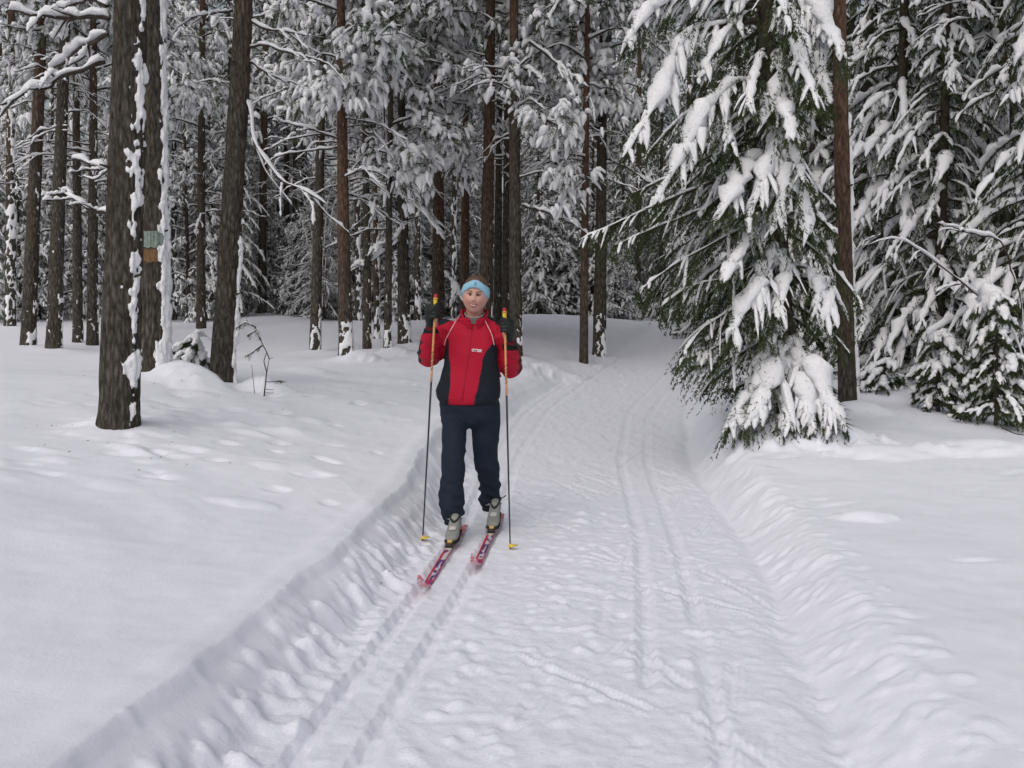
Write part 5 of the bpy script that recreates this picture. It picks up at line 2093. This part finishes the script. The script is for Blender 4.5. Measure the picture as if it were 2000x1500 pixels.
for nm, top, bas, label in (('L', A(851, 582, 6.475), plant(825.5, 1053), 'ski pole planted at the foot of the cut snow bank, held by the skier'),
                            ('R', A(985.5, 609, 6.475), plant(996.5, 1069), 'ski pole planted out on the open trail, held by the skier')):
    ax = (bas - top) / np.linalg.norm(bas - top)
    Lp = np.linalg.norm(bas - top)
    root = empty('ski_pole', bas)
    tag(root, label, 'ski pole', None)
    o = np.array(root.location)
    POLE[nm] = (top, ax, Lp, root, o)
    at = lambda q: top + ax * q

    def seg(name, q0, q1, r0, r1, mt, parent, n=8, sides=14):
        mb = MB()
        q = np.linspace(q0, q1, n)
        rr = np.linspace(r0, r1, n)
        P = np.array([at(x) for x in q])
        P = np.concatenate([P[:1], P, P[-1:]])
        rr = np.concatenate([[.0005], rr, [.0005]])
        P[0] -= ax * .001
        P[-1] += ax * .001
        mb.tubes(P, rr, sides)
        return mb.build(name, mt, parent, o)

    sh = seg('shaft', .52, Lp + .01, .0066, .0042, M_SHAFT, root)
    up = seg('painted_shaft', .10, .53, .0072, .0069, M_ORANGE, root)
    gr = seg('grip', .0, .112, .0145, .0115, M_YELLOW, root, 10)
    seg('grip_cap', -.024, .010, .0105, .0150, M_REDP, gr, 8)
    # printed marks round the painted shaft
    for k in range(6):
        q0 = .335 + .020 * k + (.004 if k % 2 else 0)
        mb = MB()
        uu = np.linspace(0, 1, 7)
        e1 = np.cross(ax, Y1)
        e1 /= np.linalg.norm(e1)
        e2 = np.cross(ax, e1)
        P = np.array([at(q0 + .016 * x) + (e1 * math.cos(2.4 * x + 3.4) + e2 * math.sin(2.4 * x + 3.4)) * .0078 for x in uu])
        if (P[:, 1].mean() > at(q0)[1]):
            P = np.array([at(q0 + .016 * x) + (e1 * math.cos(2.4 * x + .4) + e2 * math.sin(2.4 * x + .4)) * .0078 for x in uu])
        mb.tubes(P, np.full(7, .0019), 5)
        mb.build('print_mark', M_PRINT, up, o)
    # half-moon basket and steel tip
    mb = MB()
    c0 = at(Lp - .008)
    rings = []
    for k, (h, s) in enumerate(((-.004, .75), (-.002, 1.0), (.003, .95), (.008, .35), (.016, .22))):
        ring = []
        for a in np.linspace(0, 2 * np.pi, 28, endpoint=False):
            rx_ = .040 if math.cos(a) > 0 else .022
            cut = 1.0 - .35 * max(0, math.sin(2 * a)) ** 2
            ring.append(c0 + np.array([math.cos(a) * rx_ * s * cut + (.006 if s > .5 else 0), math.sin(a) * .024 * s * cut, h + .006 * s * math.cos(a)]))
        rings.append(ring)
    mb.grid(np.array(rings), close_u=True)
    mb.grid(np.array([rings[0], np.repeat([np.mean(rings[0], axis=0)], 28, 0)]), close_u=True)
    mb.build('basket', M_YELLOW, root, o)
    # wrist strap loop
    hnd = HA_L if nm == 'L' else HA_R
    sx = 1 if nm == 'L' else 1
    mb = MB()
    P = resample([at(.03), at(.02) + np.array([.022, -.006, .012]), at(.05) + np.array([.036, -.004, -.002]), at(.09) + np.array([.030, .0, -.01]), at(.12) + np.array([.02, -.015, 0])], 14)
    mb.tubes(P, np.full(14, .006), 6, wx=1.0, wz=.35)
    mb.build('wrist_strap', M_STRAP, root, o)

# ------------------------------------------------------------------ gloves: five fingers closed round the grip
def glove(nm, wrist):
    top, ax, Lp, root, o = POLE[nm]
    s = 1.0 if nm == 'R' else -1.0          # side of the picture the back of the hand is on
    up = -ax
    cen = top + ax * (.088 if nm == 'L' else .092)
    out = X1 * s
    out = out - ax * out.dot(ax)
    out /= np.linalg.norm(out)
    fw = np.cross(up, out)
    if fw[1] > 0:
        fw = -fw                             # towards the camera
    mb = MB()
    # palm beside the grip, then the fingers wrap over the front of it
    palm = cen + out * .034 + (-fw) * .010
    mb.loft([(palm + up * .045, out * .017, fw * .026), (palm + up * .034, out * .026, fw * .036), (palm, out * .029, fw * .042), (palm - up * .034, out * .027, fw * .037),
             (palm - up * .050 - out * .001, out * .022, fw * .028)], sides=24)
    for k, (hgt, ln) in enumerate(((.036, 1.0), (.014, 1.07), (-.008, 1.0), (-.029, .85))):
        rr = .0128 - .0007 * k
        pts = []
        for a in np.linspace(0, 1, 9):
            ang = -.15 + a * 3.7 * ln
            rad = .0300 - .005 * a
            pts.append(cen + out * rad * math.cos(ang) * (1.25 if a < .35 else 1.0) + fw * rad * math.sin(ang) * 1.15 + up * (hgt - .004 * a))
        limb(mb, pts, np.linspace(rr * 1.08, rr * .86, 9), n=16, sides=12)
    # thumb leaves the side of the palm near the wrist and closes along the grip
    pts = [palm - up * .022 + fw * .018, palm + up * .005 + fw * .040 - out * .004, cen + up * .036 + fw * .036 - out * .004, cen + up * .052 + fw * .022 - out * .018]
    limb(mb, pts, [.0165, .0145, .0125, .0105], n=14, sides=12)
    # heel of the hand and gauntlet running into the sleeve
    limb(mb, [palm - up * .035, palm * .4 + wrist * .6, wrist], [.030, .031, .035], n=12, sides=16)
    me = voxel(mb, 'glove', .0038, 3, .45)
    V, N = get_vn(me)
    V = V + N * (.0012 * vnoise(V[:, 0] * 70, V[:, 1] * 70, V[:, 2] * 70, seed=4))[:, None]
    finish(me, V, M_GLOVE, PO)
    g = link('glove', me, person)
    # wrist band
    w0 = palm * .33 + wrist * .67
    d = wrist - palm
    d /= np.linalg.norm(d)
    e1 = np.cross(d, Y1)
    e1 /= np.linalg.norm(e1)
    e2 = np.cross(d, e1)
    mb = MB()
    mb.loft([(w0 - d * .010, e1 * .0335, e2 * .0345), (w0, e1 * .0355, e2 * .0365), (w0 + d * .010, e1 * .036, e2 * .037)], sides=24)
    mb.build('wrist_band', plain('dull_red_band', (.13, .012, .016), .8, .2, .2, 90), g, PO)


glove('L', WR_L)
glove('R', WR_R)

# ------------------------------------------------------------------ skis
def ski_mat():
    m, nt, b = mat_new('ski_topsheet')
    at = nt.nodes.new('ShaderNodeVertexColor')
    at.layer_name = 'Col'
    nt.links.new(at.outputs['Color'], b.inputs['Base Color'])
    b.inputs['Roughness'].default_value = .3
    n = noise_node(nt, 90, 3, .5, coords(nt))
    bump(nt, b, n.outputs[0], .05, .002)
    return m


M_SKI = ski_mat()
M_BIND = plain('black_binding', (.010, .010, .010), .4, .4, .2, 80)
M_GOLD = plain('gold_latch', (.58, .40, .14), .4, .5, .1, 80)
M_PLATE = plain('pale_plate', (.55, .52, .42), .5, .4, .1, 80)
M_BOOT = plain('grey_boot', (.235, .240, .215), .6, .35, .12, 60, .2)
M_BOOTL = plain('pale_boot_panel', (.46, .45, .43), .5, .4, .08, 60)
M_BOOTD = plain('black_boot_trim', (.016, .018, .018), .6, .3, .2, 80)


def make_ski(tail, tip, toe_q, ank, label, seed):
    """tail and tip on the snow; toe_q: distance of the binding from the tail; ank: ankle joint"""
    d = tip - tail
    L = np.linalg.norm(d[:2])
    f = d / np.linalg.norm(d)
    f[2] = 0
    f /= np.linalg.norm(f)
    sd = np.array([-f[1], f[0], 0.0])
    if sd[0] < 0:
        sd = -sd
    mid = tail + f * toe_q
    root = empty('ski', mid)
    tag(root, label, 'ski')
    o = np.array(root.location)
    q = np.concatenate([np.linspace(0, L - .24, 90), np.linspace(L - .238, L + .035, 70)])
    x = np.clip((q - (L - .22)) / .22, 0, 1.3)
    rise = .085 * x ** 2.1 + .010 * np.exp(-((q - L * .5) / .35) ** 2) * .6
    half = .0235 - .0015 * np.exp(-((q - L * .5) / .4) ** 2)
    half = half * np.where(q > L - .11, np.sqrt(np.clip(1 - ((q - (L - .11)) / .147) ** 2, .02, 1)), 1)
    half = half * np.where(q < .03, .8 + .2 * q / .03, 1)
    th = .006 + .010 * np.exp(-((q - L * .5) / .42) ** 2)
    vv = np.linspace(-1, 1, 13)
    base = tail[None] + f[None] * q[:, None]
    base[:, 2] = tail[2] + (tip[2] - tail[2]) * np.clip(q / L, 0, 1) + rise
    top = base[:, None, :] + sd[None, None] * (half[:, None] * vv)[..., None]
    top[..., 2] += th[:, None]
    bot = base[:, None, :] + sd[None, None] * (half[:, None] * vv[::-1])[..., None]
    P = np.concatenate([top, bot], 1)
    mb = MB()
    mb.grid(P, close_u=True)
    n = len(q)
    mb.add(P[0], quads=[[i, 25 - i, 24 - i, i + 1] for i in range(12)])
    mb.add(P[-1], quads=[[i, 25 - i, 24 - i, i + 1] for i in range(12)])
    me = mb.mesh('topsheet', M_SKI)
    # printed topsheet: red ends, pale middle with violet shapes and red edges
    V = np.concatenate(mb.v)
    rel = V - tail
    qq = rel @ f
    uu = (rel @ sd) / .0235
    redc, white, viol, pink = np.array([.50, .020, .055]), np.array([.62, .58, .62]), np.array([.055, .035, .16]), np.array([.66, .16, .20])
    nz = vnoise(qq * 22, uu * 1.2, seed=seed)
    nz2 = vnoise(qq * 60, uu * 3, seed=seed + 5)
    col = np.tile(white[None], (len(V), 1))
    fwd = qq - toe_q
    m = (uu < -.35 + .9 * np.clip((.62 - fwd) / .9, -1, .2)) | (uu > .80)
    col[m] = redc
    col[(fwd > .10) & (np.abs(uu + .05 - .3 * np.sin(qq * 15)) < .42) & (nz > .05)] = viol
    col[(fwd > .06) & (uu > .35) & (nz > -.15) & (fwd < .75)] = viol * .8 + redc * .25
    col[(fwd > L - toe_q - .30)] = redc
    col[(fwd > L - toe_q - .20)] = pink
    col[(fwd > L - toe_q - .28) & (nz2 > .35)] = viol * 1.6
    col[(fwd > L - toe_q - .20) & (nz2 > .30)] = white
    col[fwd < -.30] = redc
    col[(fwd < -.30) & (nz2 > .5)] = white
    V2 = V
    finish(me, V2, M_SKI, o, col)
    link('topsheet', me, root)
    # binding
    up = np.array([0, 0, 1.0])
    Rm = np.stack([sd, f, up], 1)
    zt_ = mid[2] + .018
    mb = MB()
    mb.box(mid + f * .015 + up * .020, (.021, .060, .008), Rm)
    mb.box(mid + f * .052 + up * .030, (.024, .026, .013), Rm)
    bd = mb.build('binding', M_BIND, root, o)
    mb = MB()
    mb.box(mid + f * .035 + up * .052, (.0145, .016, .010), Rm, bevel=.3)
    mb.build('latch', M_GOLD, bd, o)
    mb = MB()
    mb.box(mid + f * .102 + up * .0185, (.020, .022, .004), Rm)
    mb.build('front_plate', M_PLATE, bd, o)
    # ---- boot (worn by the skier)
    heel = np.array([ank[0], ank[1], 0]) * .0
    toe = mid + f * .012
    bl = .285
    z0 = mid[2] + .028
    mb = MB()
    rings = []
    lift = .055 if seed == 3 else .02          # the trailing heel is a little raised
    def bp(a, z):                               # a: 0 heel .. 1 toe
        return toe - f * bl * (1 - a) + up * (z + lift * (1 - a) ** 2)
    prof = [(-.01, .024, .050, .020), (.06, .033, .095, .018), (.22, .036, .135, .014), (.38, .036, .130, .012), (.52, .039, .098, .011), (.68, .043, .074, .010), (.84, .042, .058, .010), (.95, .034, .046, .012), (1.0, .020, .034, .016)]
    for a, w, hgt, b0 in prof:
        c0 = bp(a, z0 + (hgt + b0) / 2)
        rings.append((c0, sd * w, up * (hgt - b0) / 2))
    mb.loft(rings, sides=28, power=2.6)
    boot = voxel(mb, 'boot', .004, 2, .4)
    V, N = get_vn(boot)
    finish(boot, V, M_BOOT, PO)
    bo = link('boot', boot, person)
    # shaft up to the trouser cuff
    mb = MB()
    c1 = bp(.24, z0 + .10)
    at_ = np.array([ank[0], ank[1], ank[2] + .01])
    mb.loft([(c1, sd * .044, f * .058), (c1 * .5 + at_ * .5, sd * .047, f * .056), (at_, sd * .049, f * .052)], sides=26)
    mb.build('boot_shaft', M_BOOT, bo, PO)
    # dark V-shaped strap over the instep
    mb = MB()
    pts = []
    for t_ in np.linspace(-1, 1, 15):
        dp = 1 - abs(t_) ** 1.6
        pts.append(bp(.20 + .30 * dp, z0 + .128 - .030 * dp + .004) + sd * .040 * t_)
    pts = np.array(pts)
    mb.tubes(pts, .014 - .006 * np.linspace(-1, 1, 15) ** 2, 8, wx=.9, wz=.55)
    sp_ = mb.build('instep_strap', M_BOOTD, bo, PO)
    mb = MB()
    mb.tubes(resample([pts[0], pts[0] - sd * .022 + up * .006, pts[0] - sd * .030 + up * .012], 8) if seed == 2 else resample([pts[-1], pts[-1] + sd * .02 + up * .010, pts[-1] + sd * .032 + up * .022], 8), np.full(8, .0038), 6)
    mb.build('strap_end', M_BOOTD, sp_, PO)
    # pale toe panel and black sole
    mb = MB()
    mb.loft([(bp(.60, z0 + .085), sd * .016, f * .010), (bp(.68, z0 + .078), sd * .024, f * .004 + up * .004), (bp(.74, z0 + .069), sd * .020, f * .010)], sides=16)
    mb.build('toe_panel', M_BOOTL, bo, PO)
    mb = MB()
    rings = []
    for a, w in ((-.02, .020), (.05, .034), (.25, .037), (.5, .038), (.7, .044), (.88, .043), (.98, .030), (1.03, .022)):
        rings.append((bp(a, z0 + .006), sd * w * 1.06, up * .010))
    mb.loft(rings, sides=16, power=4)
    mb.build('sole', M_BOOTD, bo, PO)


g_l = AZ(821, 1166, 0.0)
t_l = AZ(909, 1022, 0.02)
g_r = AZ(924, 1121, 0.0)
t_r = AZ(980, 1000, 0.02)
z_l = .004
g_l[2] = t_l[2] = z_l
g_r[2] = t_r[2] = z_l


def toe_q(tail, px, py):
    p = AZ(px, py, .02)
    return float(np.linalg.norm((p - tail)[:2]))


make_ski(t_l, g_l, toe_q(t_l, 874, 1066), A(884, 1014, 6.56), 'red and white ski under the foot set forward, pointing along the bank', 2)
make_ski(t_r, g_r, toe_q(t_r, 954, 1038), A(956, 988, 6.98), 'red and white ski under the foot set back, pointing along the trail', 3)
